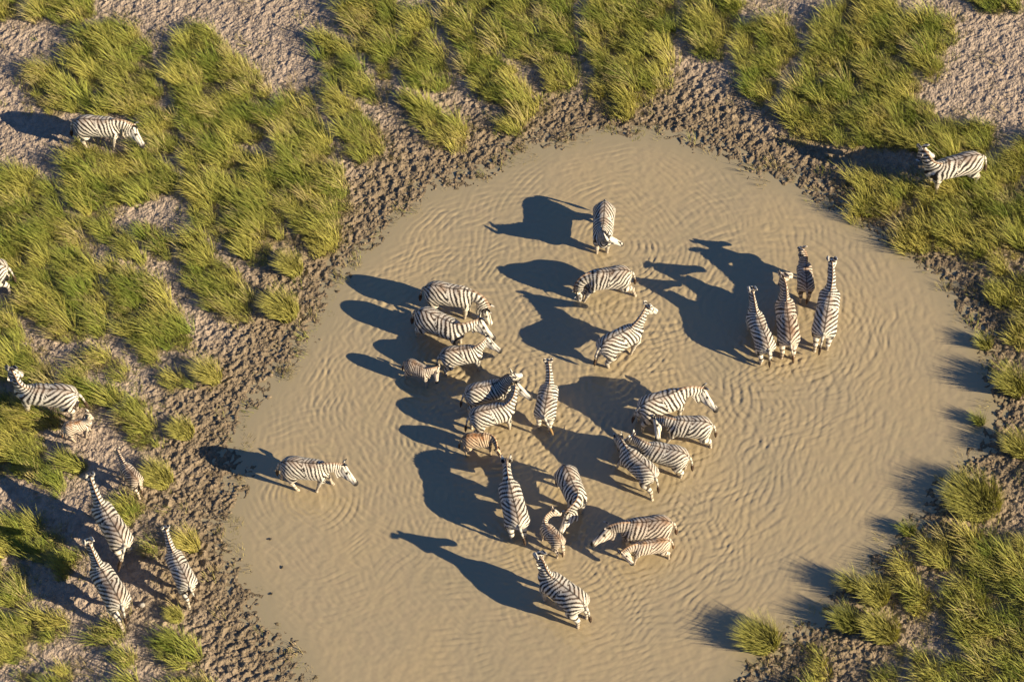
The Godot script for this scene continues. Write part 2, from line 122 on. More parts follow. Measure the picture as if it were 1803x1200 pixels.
	a.append({"x": -1.267, "z": 0.840, "y": -0.22, "turn": 10.0, "size": 0.90, "stretch": 0.88, "reach": 0.72, "neck": Vector2(29, 22), "head": Vector2(-37, -17), "coat": 0, "tail": 0.0, "stride": 0.00, "label": "pale zebra with raised head facing right, a small foal at its hindquarters", "group": "zebras standing in the muddy pond"})
	a.append({"x": -2.380, "z": 1.241, "y": -0.10, "turn": -28.0, "size": 0.66, "stretch": 0.88, "reach": 0.72, "neck": Vector2(40, 6), "head": Vector2(-56, -32), "coat": 1, "tail": 0.0, "stride": 0.00, "label": "foal with its head under the flank of the pale zebra", "group": "zebras standing in the muddy pond"})
	a.append({"x": -0.617, "z": 1.946, "y": -0.22, "turn": 16.3, "size": 0.92, "stretch": 0.88, "reach": 1.00, "neck": Vector2(-25, 58), "head": Vector2(30, -37), "coat": 0, "tail": 0.0, "stride": 0.00, "label": "dark shaded zebra standing behind another zebra of the same pose", "group": "zebras standing in the muddy pond"})
	a.append({"x": -0.486, "z": 2.647, "y": -0.22, "turn": 16.4, "size": 0.95, "stretch": 0.88, "reach": 1.00, "neck": Vector2(44, 29), "head": Vector2(-43, -15), "coat": 0, "tail": 0.0, "stride": 0.00, "label": "zebra with reddish mane standing in front of the dark shaded zebra", "group": "zebras standing in the muddy pond"})
	a.append({"x": 0.888, "z": 2.205, "y": -0.22, "turn": 81.5, "size": 0.92, "stretch": 0.88, "reach": 1.00, "neck": Vector2(10, 33), "head": Vector2(8, -41), "coat": 0, "tail": 0.5, "stride": 0.00, "label": "zebra facing away with dark mane, in the gap at the centre of the herd", "group": "zebras standing in the muddy pond"})
	a.append({"x": -0.833, "z": 3.360, "y": -0.10, "turn": 2.7, "size": 0.70, "stretch": 0.88, "reach": 0.83, "neck": Vector2(-49, -23), "head": Vector2(-58, -26), "coat": 3, "tail": 0.0, "stride": 0.00, "label": "reddish brown foal in the pond with its neck curved towards a bigger zebra", "group": "zebras standing in the muddy pond"})
	a.append({"x": 0.014, "z": 5.218, "y": -0.22, "turn": 101.8, "size": 1.00, "stretch": 1.07, "reach": 1.00, "neck": Vector2(-8, -16), "head": Vector2(-12, -51), "coat": 0, "tail": 0.2, "stride": 0.00, "label": "zebra seen from directly behind with its hooves apart, below the reddish foal", "group": "zebras standing in the muddy pond"})
	a.append({"x": 1.487, "z": 4.794, "y": -0.22, "turn": -69.7, "size": 0.97, "stretch": 0.88, "reach": 0.72, "neck": Vector2(-53, -26), "head": Vector2(-53, -26), "coat": 0, "tail": 0.0, "stride": 0.00, "label": "zebra facing the viewer with bent neck and nose at the water", "group": "zebras standing in the muddy pond"})
	a.append({"x": 0.973, "z": 6.032, "y": -0.14, "turn": 127.1, "size": 0.68, "stretch": 0.88, "reach": 1.00, "neck": Vector2(-68, 26), "head": Vector2(-105, -43), "coat": 1, "tail": 0.0, "stride": 0.00, "label": "young zebra with its neck hooked under a bigger zebra's head", "group": "zebras standing in the muddy pond"})
	a.append({"x": 3.245, "z": 5.964, "y": -0.22, "turn": -174.8, "size": 1.03, "stretch": 0.91, "reach": 0.72, "neck": Vector2(-2, -4), "head": Vector2(24, -17), "coat": 1, "tail": 0.0, "stride": 0.00, "label": "brownish zebra facing left with one ear upright, a foal along its side", "group": "zebras standing in the muddy pond"})
	a.append({"x": 3.362, "z": 6.389, "y": -0.10, "turn": -169.5, "size": 0.68, "stretch": 1.12, "reach": 0.72, "neck": Vector2(8, -13), "head": Vector2(112, -23), "coat": 2, "tail": 0.0, "stride": 0.30, "label": "cream foal facing left beside the brownish zebra", "group": "zebras standing in the muddy pond"})
	a.append({"x": 1.212, "z": 7.716, "y": -0.22, "turn": 137.9, "size": 1.05, "stretch": 0.96, "reach": 1.00, "neck": Vector2(-8, 60), "head": Vector2(-49, -52), "coat": 0, "tail": 0.0, "stride": 0.00, "label": "zebra seen from behind with raised head, nearest to the viewer in the pond", "group": "zebras standing in the muddy pond"})
	a.append({"x": 3.816, "z": 2.366, "y": -0.22, "turn": 21.6, "size": 1.05, "stretch": 0.88, "reach": 1.00, "neck": Vector2(-6, -6), "head": Vector2(-62, -19), "coat": 0, "tail": 0.0, "stride": 0.00, "label": "zebra stretching its long neck to the right, above the right-hand cluster", "group": "zebras standing in the muddy pond"})
	a.append({"x": 4.415, "z": 3.014, "y": -0.22, "turn": 175.7, "size": 0.95, "stretch": 0.88, "reach": 0.75, "neck": Vector2(-10, 5), "head": Vector2(92, -31), "coat": 0, "tail": 0.0, "stride": 0.30, "label": "zebra with its white face turned to the viewer and dark tail behind", "group": "zebras standing in the muddy pond"})
	a.append({"x": 3.765, "z": 3.815, "y": -0.22, "turn": 164.8, "size": 0.97, "stretch": 0.93, "reach": 0.72, "neck": Vector2(-16, 15), "head": Vector2(-28, -54), "coat": 0, "tail": 0.0, "stride": 0.00, "label": "zebra with head in shade, between the white faced zebra and a leaning one", "group": "zebras standing in the muddy pond"})
	a.append({"x": 3.116, "z": 4.122, "y": -0.22, "turn": 133.3, "size": 0.97, "stretch": 0.88, "reach": 1.00, "neck": Vector2(-23, -21), "head": Vector2(-36, -45), "coat": 0, "tail": 0.0, "stride": 0.50, "label": "zebra angled away to the upper left with a hind leg stretched back", "group": "zebras standing in the muddy pond"})
	a.append({"x": 11.740, "z": -4.888, "y": 0.02, "turn": -164.1, "size": 1.00, "stretch": 1.12, "reach": 1.00, "neck": Vector2(-48, 50), "head": Vector2(-175, -47), "coat": 0, "tail": 0.0, "stride": 0.00, "label": "zebra turning its head back over its shoulder in the grass right of the pond", "group": "zebras on the grass and bank"})
	a.append({"x": 6.370, "z": 0.068, "y": -0.22, "turn": 104.8, "size": 0.90, "stretch": 1.12, "reach": 1.00, "neck": Vector2(1, 57), "head": Vector2(-15, -48), "coat": 0, "tail": 0.0, "stride": 0.00, "label": "slim zebra facing away, leftmost of the four that stand in a row", "group": "zebras standing in the muddy pond"})
	a.append({"x": 7.065, "z": -0.181, "y": -0.22, "turn": 92.8, "size": 1.00, "stretch": 1.12, "reach": 1.00, "neck": Vector2(11, 61), "head": Vector2(-49, -38), "coat": 1, "tail": 0.2, "stride": 0.00, "label": "brownish zebra facing away with its head turned right, second in the row", "group": "zebras standing in the muddy pond"})
	a.append({"x": 7.631, "z": -1.622, "y": -0.14, "turn": 91.1, "size": 0.78, "stretch": 0.89, "reach": 1.00, "neck": Vector2(39, 68), "head": Vector2(-4, -41), "coat": 1, "tail": 0.0, "stride": 0.00, "label": "young zebra in the shadow of its neighbour, smallest of the row facing away", "group": "zebras standing in the muddy pond"})
	a.append({"x": 8.121, "z": -0.425, "y": -0.22, "turn": 78.9, "size": 1.05, "stretch": 1.12, "reach": 1.00, "neck": Vector2(10, 46), "head": Vector2(-11, -52), "coat": 0, "tail": 0.0, "stride": 0.00, "label": "broad bellied zebra facing away, rightmost of the four that stand in a row", "group": "zebras standing in the muddy pond"})
	return a

# ---------------------------------------------------------------- small helpers
var taken := {}
func numbered(called: String) -> String:
	var n: int = taken.get(called, 0)
	taken[called] = n + 1
	return called if n == 0 else "%s_%03d" % [called, n]

func place(o: Node3D, called: String, label: String, category: String, group := "", kind := "") -> void:
	o.name = numbered(called)
	add_child(o, true)
	if label: o.set_meta("label", label)
	if category: o.set_meta("category", category)
	if group: o.set_meta("group", group)
	if kind: o.set_meta("kind", kind)

func inst(mesh: Mesh, mat: Material) -> MeshInstance3D:
	var m := MeshInstance3D.new()
	m.mesh = mesh
	m.material_override = mat
	return m

func coat_material(rough: float) -> StandardMaterial3D:
	var m := StandardMaterial3D.new()
	m.vertex_color_use_as_albedo = true
	m.roughness = rough
	m.metallic_specular = 0.3
	return m

func array_mesh(v: PackedVector3Array, n: PackedVector3Array, c: PackedColorArray, idx: PackedInt32Array) -> ArrayMesh:
	var a := []
	a.resize(Mesh.ARRAY_MAX)
	a[Mesh.ARRAY_VERTEX] = v
	a[Mesh.ARRAY_NORMAL] = n
	if c.size(): a[Mesh.ARRAY_COLOR] = c
	a[Mesh.ARRAY_INDEX] = idx
	var m := ArrayMesh.new()
	m.add_surface_from_arrays(Mesh.PRIMITIVE_TRIANGLES, a)
	return m

func noise(seed_: int, freq: float, octaves := 1, kind := FastNoiseLite.TYPE_SIMPLEX_SMOOTH) -> FastNoiseLite:
	var n := FastNoiseLite.new()
	n.seed = seed_
	n.frequency = freq
	n.noise_type = kind
	if octaves == 1:
		n.fractal_type = FastNoiseLite.FRACTAL_NONE
	else:
		n.fractal_type = FastNoiseLite.FRACTAL_FBM
		n.fractal_octaves = octaves
	return n

static func sstep(a: float, b: float, x: float) -> float:
	var t := clampf((x - a) / (b - a), 0.0, 1.0)
	return t * t * (3.0 - 2.0 * t)

# ---------------------------------------------------------------- coarse fields: distance to the pond's edge, grass cover
const X0 := -19.0
const Z0 := -16.0
const FX := 190
const FZ := 152
const FS := 0.2
var shore := PackedFloat32Array()
const GX := 380
const GZ := 304
const GS := 0.1
var cover := PackedFloat32Array()

func build_fields() -> void:
	shore.resize(FX * FZ)
	var n := POND.size()
	var poly := PackedVector2Array(POND)
	for j in FZ:
		for i in FX:
			var p := Vector2(X0 + i * FS, Z0 + j * FS)
			var best := 1e9
			for k in n:
				var a: Vector2 = POND[k]
				var ab: Vector2 = POND[(k + 1) % n] - a
				var t := clampf((p - a).dot(ab) / ab.length_squared(), 0.0, 1.0)
				best = minf(best, (p - a - ab * t).length_squared())
			best = sqrt(best)
			shore[j * FX + i] = -best if Geometry2D.is_point_in_polygon(p, poly) else best
	cover.resize(GX * GZ)
	var wob := noise(11, 0.55, 2)
	var wob2 := noise(12, 0.55, 2)
	for raw: PackedVector2Array in grass_patches():
		var smaller := Geometry2D.offset_polygon(raw, -0.035)
		var poly2: PackedVector2Array = smaller[0] if smaller.size() else raw
		var lo := Vector2(1e9, 1e9)
		var hi := -lo
		for q in poly2:
			lo = lo.min(q)
			hi = hi.max(q)
		for j in range(maxi(0, int((lo.y - 0.4 - Z0) / GS)), mini(GZ, int((hi.y + 0.4 - Z0) / GS) + 1)):
			for i in range(maxi(0, int((lo.x - 0.4 - X0) / GS)), mini(GX, int((hi.x + 0.4 - X0) / GS) + 1)):
				var x := X0 + i * GS
				var z := Z0 + j * GS
				var p := Vector2(x + 0.18 * wob.get_noise_2d(x * 2.0, z * 2.0), z + 0.18 * wob2.get_noise_2d(x * 2.0, z * 2.0))
				if Geometry2D.is_point_in_polygon(p, poly2):
					cover[j * GX + i] = 1.0
	# beyond the frame the same meadow goes on in strips
	var far := noise(13, 0.22, 2)
	for j in GZ:
		for i in GX:
			var x := X0 + i * GS
			var z := Z0 + j * GS
			var half := 13.6 - 0.115 * (z + 1.0)
			if (absf(x) > half + 0.6 or z < -12.6 or z > 10.6) and far.get_noise_2d(x * 1.6 + z * 0.7, z * 0.8 - x * 0.3) > -0.22 and shore_at(x, z) > 1.2:
				cover[j * GX + i] = 1.0

func shore_at(x: float, z: float) -> float:
	var u := clampf((x - X0) / FS, 0.0, FX - 1.001)
	var v := clampf((z - Z0) / FS, 0.0, FZ - 1.001)
	var i := int(u)
	var j := int(v)
	u -= i
	v -= j
	var k := j * FX + i
	return lerpf(lerpf(shore[k], shore[k + 1], u), lerpf(shore[k + FX], shore[k + FX + 1], u), v)

func cover_at(x: float, z: float) -> float:
	var u := clampf((x - X0) / GS, 0.0, GX - 1.001)
	var v := clampf((z - Z0) / GS, 0.0, GZ - 1.001)
	var i := int(u)
	var j := int(v)
	u -= i
	v -= j
	var k := j * GX + i
	return lerpf(lerpf(cover[k], cover[k + 1], u), lerpf(cover[k + GX], cover[k + GX + 1], u), v)

# ---------------------------------------------------------------- ground
var n_cell := noise(21, 5.2, 1, FastNoiseLite.TYPE_CELLULAR)
var n_cell2 := noise(22, 9.0, 1, FastNoiseLite.TYPE_CELLULAR)
var n_big := noise(23, 0.35, 3)
var n_mid := noise(24, 2.2, 3)
var n_edge := noise(25, 0.9, 3)
var n_zone := noise(26, 0.5, 2)

func ground_height(x: float, z: float) -> float:
	var d := shore_at(x, z) + 0.35 * n_edge.get_noise_2d(x, z)
	var wx := x + 0.10 * n_mid.get_noise_2d(x + 40.0, z)
	var wz := z + 0.10 * n_mid.get_noise_2d(x, z + 40.0)
	# pits left by hooves: rounded hollows with raised rims
	var pit := n_cell.get_noise_2d(wx, wz * 1.25) + 1.0          # 0 in a pit's middle, about 1 at the rim
	var pit2 := n_cell2.get_noise_2d(wx * 1.2 + 9.0, wz) + 1.0
	var mud := sstep(-0.75, 0.25, d) * (1.0 - 0.35 * sstep(1.6, 3.2, d))
	var grassy := cover_at(x, z)
	mud *= 1.0 - 0.6 * grassy
	var y := (d * 0.16 if d < 0.0 else 0.10 * (1.0 - exp(-d * 0.8)))
	y += 0.030 * n_big.get_noise_2d(x, z) * sstep(0.0, 2.0, d)
	y += mud * (0.072 * (pit - 0.5) + 0.075 * (pit2 - 0.5) + 0.045 * n_mid.get_noise_2d(x * 1.3, z * 1.3))
	return y

func build_ground() -> void:
	var step := 0.038
	var nx := int(33.0 / step)
	var nz := int(25.0 / step)
	var gx0 := -16.5
	var gz0 := -13.3
	var id := PackedInt32Array()
	id.resize((nx + 1) * (nz + 1))
	id.fill(-1)
	var hs := PackedFloat32Array()
	hs.resize((nx + 1) * (nz + 1))
	var v := PackedVector3Array()
	var c := PackedColorArray()
	for j in nz + 1:
		for i in nx + 1:
			var x := gx0 + i * step
			var z := gz0 + j * step
			var d := shore_at(x, z)
			if d < -1.5: continue
			var rim := minf(minf(i, nx - i), minf(j, nz - j)) * step
			var y := ground_height(x, z) * sstep(0.0, 0.8, rim)
			var k := j * (nx + 1) + i
			id[k] = v.size()
			hs[k] = y
			v.append(Vector3(x, y, z))
			# damp brown by the water, pinkish dry soil farther off
			var dry := sstep(1.0, 3.4, d + 1.0 * n_zone.get_noise_2d(x, z))
			var g := cover_at(x, z)
			var t := 1.0 + 0.30 * n_mid.get_noise_2d(x * 2.1, z * 2.1) + 0.15 * n_big.get_noise_2d(x * 3.0, z * 3.0)
			var col := Color(0.245, 0.188, 0.125).lerp(Color(0.380, 0.300, 0.232), dry)
			col = col.lerp(Color(0.210, 0.165, 0.075), 0.75 * g)
			col = col.lerp(Color(0.205, 0.165, 0.095), 0.7 * sstep(0.15, -0.35, d + 0.3 * n_edge.get_noise_2d(x, z)))
			t *= 1.0 - 0.30 * sstep(0.075, 0.0, y) * sstep(1.2, 0.5, d)   # soaked where it is barely above the water
			c.append(Color(col.r * t, col.g * t, col.b * t))
	var idx := PackedInt32Array()
	var nrm := PackedVector3Array()
	nrm.resize(v.size())
	for j in nz:
		for i in nx:
			var k := j * (nx + 1) + i
			var a := id[k]
			var b := id[k + 1]
			var e := id[k + nx + 1]
			var f := id[k + nx + 2]
			if a < 0 or b < 0 or e < 0 or f < 0: continue
			idx.append_array([a, b, e, b, f, e])
	for j in nz + 1:
		for i in nx + 1:
			var k := j * (nx + 1) + i
			if id[k] < 0: continue
			var l := k - 1 if i > 0 and id[k - 1] >= 0 else k
			var r := k + 1 if i < nx and id[k + 1] >= 0 else k
			var u := k - nx - 1 if j > 0 and id[k - nx - 1] >= 0 else k
			var w := k + nx + 1 if j < nz and id[k + nx + 1] >= 0 else k
			nrm[id[k]] = Vector3((hs[l] - hs[r]) / maxf(step, (r - l) * step), 1.0, (hs[u] - hs[w]) / maxf(step, step * (w - u) / float(nx + 1))).normalized()
	# the plain goes on to the horizon, and lies deep under the pond
	var ring := [Vector2(gx0, gz0), Vector2(gx0 + nx * step, gz0), Vector2(gx0 + nx * step, gz0 + nz * step), Vector2(gx0, gz0 + nz * step)]
	var base := v.size()
	for k in 4:
		var q: Vector2 = ring[k]
		for f in [1.0, 150.0]:
			v.append(Vector3(q.x * f, 0.0, q.y * f))
			nrm.append(Vector3.UP)
			c.append(Color(0.24, 0.20, 0.11))
	for k in 4:
		var a := base + k * 2
		var b := base + ((k + 1) % 4) * 2
		idx.append_array([a, a + 1, b, b, a + 1, b + 1])
	var bed := v.size()
	for q: Vector2 in [Vector2(-12, -9), Vector2(12, -9), Vector2(12, 12), Vector2(-12, 12)]:
		v.append(Vector3(q.x, -0.9, q.y))
		nrm.append(Vector3.UP)
		c.append(Color(0.2, 0.16, 0.1))
	idx.append_array([bed, bed + 1, bed + 2, bed, bed + 2, bed + 3])
	var m := StandardMaterial3D.new()
	m.vertex_color_use_as_albedo = true
	m.roughness = 0.9
	m.metallic_specular = 0.25
	var tex := NoiseTexture2D.new()
	tex.width = 1024
	tex.height = 1024
	tex.seamless = true
	tex.noise = noise(31, 0.02, 5)
	m.uv1_triplanar = true
	m.uv1_world_triplanar = true
	m.uv1_scale = Vector3(0.55, 0.55, 0.55)
	m.heightmap_enabled = true
	m.heightmap_texture = tex
	m.heightmap_scale = 5.0
	place(inst(array_mesh(v, nrm, c, idx), m), "ground", "", "", "", "structure")

# ---------------------------------------------------------------- water
var sources: Array[Vector4] = []   # x, z, wave number, reach

var n_break := noise(46, 0.9, 2)

func wave(x: float, z: float, warp: float, d: float) -> float:
	var h := 0.0
	var i := 0
	for s in sources:
		i += 1
		var dx := x - s.x
		var dz := z - s.y
		var r2 := dx * dx + dz * dz
		if r2 > s.w * s.w: continue
		var r := sqrt(r2)
		var e := s.z * (r + warp)
		# the rings are broken up, strong in one place and lost in another
		var part := clampf(0.45 + 1.3 * n_break.get_noise_2d(x + i * 7.0, z - i * 5.0), 0.0, 1.2)
		h += (sin(e) + 0.40 * sin(2.0 * e + 0.8)) * (1.0 - r / s.w) * minf(1.0, r * 1.5) * part * (24.0 / s.z)
	return h

func build_water() -> void:
	var rng := RandomNumberGenerator.new()
	rng.seed = 5
	for q in herd():
		if q.y < 0.0:
			sources.append(Vector4(q.x + rng.randf_range(-0.5, 0.5), q.z + rng.randf_range(-0.4, 0.4), TAU / rng.randf_range(0.14, 0.19), rng.randf_range(2.2, 4.6)))
	# the wide rings that travel out from the herd to the shore
	sources.append(Vector4(4.0, 1.6, TAU / 0.24, 8.5))
	sources.append(Vector4(6.6, -1.0, TAU / 0.26, 5.5))
	sources.append(Vector4(-0.5, 1.0, TAU / 0.22, 10.5))
	sources.append(Vector4(1.8, 3.6, TAU / 0.185, 9.0))
	sources.append(Vector4(0.3, -1.6, TAU / 0.165, 10.0))
	sources.append(Vector4(-1.6, 2.6, TAU / 0.16, 11.0))
	sources.append(Vector4(3.0, -2.8, TAU / 0.17, 9.0))
	var warpn := noise(41, 0.55, 2)
	var fine := noise(42, 3.2, 2)
	var calm := noise(43, 0.35, 2)
	var step := 0.033
	var wx0 := -9.0
	var wz0 := -7.0
	var nx := int(24.0 / step)
	var nz := int(20.4 / step)
	var id := PackedInt32Array()
	id.resize((nx + 1) * (nz + 1))
	id.fill(-1)
	var v := PackedVector3Array()
	var c := PackedColorArray()
	var hs := PackedFloat32Array()
	hs.resize(id.size())
	for j in nz + 1:
		for i in nx + 1:
			var x := wx0 + i * step
			var z := wz0 + j * step
			var d := shore_at(x, z)
			if d > 0.75: continue
			var k := j * (nx + 1) + i
			var y := 0.0
			if d < 0.1:
				var wv := 0.16 * warpn.get_noise_2d(x, z)
				y = wave(x, z, wv, d) * 0.0105 * (0.9 + 0.6 * calm.get_noise_2d(x, z))
				y += 0.006 * fine.get_noise_2d(x + 0.7 * wv, z)
				y *= sstep(-0.05, -0.8, d)
			id[k] = v.size()
			hs[k] = y
			v.append(Vector3(x, y, z))
			var silt := clampf(0.5 + 0.8 * warpn.get_noise_2d(x * 0.5 + 20.0, z * 0.5) + 0.25 * calm.get_noise_2d(x * 2.0, z * 2.0 + 9.0), 0.0, 1.0)
			var wc := Color(0.352, 0.284, 0.176).lerp(Color(0.386, 0.303, 0.180), silt).lerp(Color(0.305, 0.256, 0.160), 0.8 * sstep(-0.9, 0.1, d))
			c.append(wc)
	var nrm := PackedVector3Array()
	nrm.resize(v.size())
	var idx := PackedInt32Array()
	for j in nz + 1:
		for i in nx + 1:
			var k := j * (nx + 1) + i
			if id[k] < 0: continue
			var l := k - 1 if i > 0 and id[k - 1] >= 0 else k
			var r := k + 1 if i < nx and id[k + 1] >= 0 else k
			var u := k - nx - 1 if j > 0 and id[k - nx - 1] >= 0 else k
			var w := k + nx + 1 if j < nz and id[k + nx + 1] >= 0 else k
			nrm[id[k]] = Vector3((hs[l] - hs[r]) / (2.0 * step), 1.0, (hs[u] - hs[w]) / (2.0 * step)).normalized()
			if i < nx and j < nz and id[k + 1] >= 0 and id[k + nx + 1] >= 0 and id[k + nx + 2] >= 0:
				idx.append_array([id[k], id[k + 1], id[k + nx + 1], id[k + 1], id[k + nx + 2], id[k + nx + 1]])
	var m := StandardMaterial3D.new()
	m.vertex_color_use_as_albedo = true
	m.roughness = 0.12
	place(inst(array_mesh(v, nrm, c, idx), m), "pond_water", "", "", "", "structure")

# ---------------------------------------------------------------- mud clods, grass, tussocks
func lump(seed_: int) -> ArrayMesh:
	var s := SphereMesh.new()
	s.radius = 0.5
	s.height = 1.0
	s.radial_segments = 9
	s.rings = 5
	var a := s.get_mesh_arrays()
	var v: PackedVector3Array = a[Mesh.ARRAY_VERTEX]
	var n := noise(seed_, 1.6, 2)
	for i in v.size():
		var p := v[i]
		v[i] = p * (1.0 + 0.55 * n.get_noise_3d(p.x, p.y, p.z))
	var st := SurfaceTool.new()
	st.begin(Mesh.PRIMITIVE_TRIANGLES)
	var idx: PackedInt32Array = a[Mesh.ARRAY_INDEX]
	st.set_smooth_group(0)
	for i in idx: st.add_vertex(v[i])
	st.index()
	st.generate_normals()
	return st.commit()

func scatter(called: String, mesh: Mesh, mat: Material, xf: Array[Transform3D], tint: PackedColorArray) -> void:
	var mm := MultiMesh.new()
	mm.transform_format = MultiMesh.TRANSFORM_3D
	mm.use_colors = true
	mm.mesh = mesh
	mm.instance_count = xf.size()
	for i in xf.size():
		mm.set_instance_transform(i, xf[i])
		mm.set_instance_color(i, tint[i])
	var o := MultiMeshInstance3D.new()
	o.multimesh = mm
	o.material_override = mat
	place(o, called, "", "", "", "stuff")

func build_clods() -> void:
	var rng := RandomNumberGenerator.new()
	rng.seed = 77
	var m := coat_material(0.9)
	for variant in 3:
		var xf: Array[Transform3D] = []
		var tint := PackedColorArray()
		var tries := 26000
		for t in tries:
			var x := rng.randf_range(-15.5, 15.5)
			var z := rng.randf_range(-13.0, 11.0)
			var d := shore_at(x, z) + 0.45 * n_edge.get_noise_2d(x, z)
			if d < -0.35 or rng.randf() > (0.40 if d > 0.05 and d < 1.9 else 0.14 if d > 0.0 else 0.12): continue
			if cover_at(x, z) > 0.5 and rng.randf() < 0.85: continue
			var s := rng.randf_range(0.03, 0.085) * (1.0 if d < 1.9 else 0.75)
			var y := ground_height(x, z)
			if y < -0.05: continue
			var b := Basis.from_euler(Vector3(rng.randf_range(-0.5, 0.5), rng.randf() * TAU, rng.randf_range(-0.5, 0.5))).scaled(Vector3(s * rng.randf_range(0.9, 1.7), s * rng.randf_range(0.5, 0.9), s))
			xf.append(Transform3D(b, Vector3(x, y + 0.05 * s, z)))
			var w := rng.randf_range(0.7, 1.25)
			var dry := sstep(1.0, 3.4, d)
			var col := Color(0.245, 0.188, 0.125).lerp(Color(0.380, 0.300, 0.232), dry)
			tint.append(Color(col.r * w, col.g * w, col.b * w))
		scatter("mud_clods", lump(60 + variant), m, xf, tint)

func tuft(seed_: int, blades: int, spread: float, height: float, lean: float, width: float) -> ArrayMesh:
	# a bunch of curved, tapering blades that the wind bends towards -x
	var rng := RandomNumberGenerator.new()
	rng.seed = seed_
	var v := PackedVector3Array()
	var n := PackedVector3Array()
	var c := PackedColorArray()
	var idx := PackedInt32Array()
	for b in blades:
		var a := rng.randf() * TAU
		var r := spread * sqrt(rng.randf())
		var p := Vector3(cos(a) * r, -0.03, sin(a) * r)
		var h := height * rng.randf_range(0.55, 1.1)
		var out := Vector3(cos(a), 0, sin(a)) * (r / spread) * h * 0.38 + Vector3(rng.randf_range(-0.14, 0.14), 0, rng.randf_range(-0.14, 0.14)) * h
		var tip := out + Vector3(-lean * h * rng.randf_range(0.6, 1.35), 0, -0.12 * h * lean)
		var side := Vector3(rng.randf_range(-0.55, 0.55), 0, 1.0).normalized() * width * rng.randf_range(0.7, 1.2)   # the wind turns the flat side of the blades its way
		var t := rng.randf_range(0.78, 1.2)
		var warm := rng.randf_range(0.92, 1.1)
		var col := Color(t * warm, t, t * 0.95)
		var first := v.size()
		for k in 3:
			var f := k / 3.0
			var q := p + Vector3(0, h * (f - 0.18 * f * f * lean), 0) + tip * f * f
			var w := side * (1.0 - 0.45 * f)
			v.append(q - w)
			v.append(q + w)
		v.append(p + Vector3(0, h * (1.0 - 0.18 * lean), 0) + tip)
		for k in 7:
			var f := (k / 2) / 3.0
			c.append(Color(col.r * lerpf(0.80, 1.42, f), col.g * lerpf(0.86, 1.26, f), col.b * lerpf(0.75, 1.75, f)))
		var up := side.cross(tip + Vector3(0, h, 0)).normalized()
		var turned := up.y < 0.0
		if turned: up = -up
		up = (up + Vector3(0, 0.12, 0) + side.normalized() * rng.randf_range(-0.4, 0.4)).normalized()
		for k in 7: n.append(up)
		for k in 2:
			var q := first + k * 2
			idx.append_array([q, q + 1, q + 2, q + 1, q + 3, q + 2] if turned else [q, q + 2, q + 1, q + 1, q + 2, q + 3])
		idx.append_array([first + 4, first + 5, first + 6] if turned else [first + 4, first + 6, first + 5])
	return array_mesh(v, n, c, idx)

func grass_material() -> StandardMaterial3D:
	var m := StandardMaterial3D.new()
	m.vertex_color_use_as_albedo = true
	m.roughness = 0.65
	m.metallic_specular = 0.25
	m.cull_mode = BaseMaterial3D.CULL_DISABLED
	m.backlight_enabled = true
	m.backlight = Color(0.6, 0.6, 0.42)
	return m

func grass_color(x: float, z: float, d: float, rng: RandomNumberGenerator) -> Color:
	var green := Color(0.225, 0.280, 0.050)
	var yellow := Color(0.540, 0.490, 0.130)
	var straw := Color(0.560, 0.460, 0.220)
	var t := clampf(0.47 + 0.75 * n_zone.get_noise_2d(x * 1.7 + 50.0, z * 1.7) + 0.45 * sstep(2.6, 0.4, d) + rng.randf_range(-0.28, 0.28), 0.0, 1.0)
	var col := green.lerp(yellow, t)
	if rng.randf() < 0.10: col = col.lerp(straw, 0.7)
	var w := rng.randf_range(0.8, 1.15)
	return Color(col.r * w, col.g * w, col.b * w)

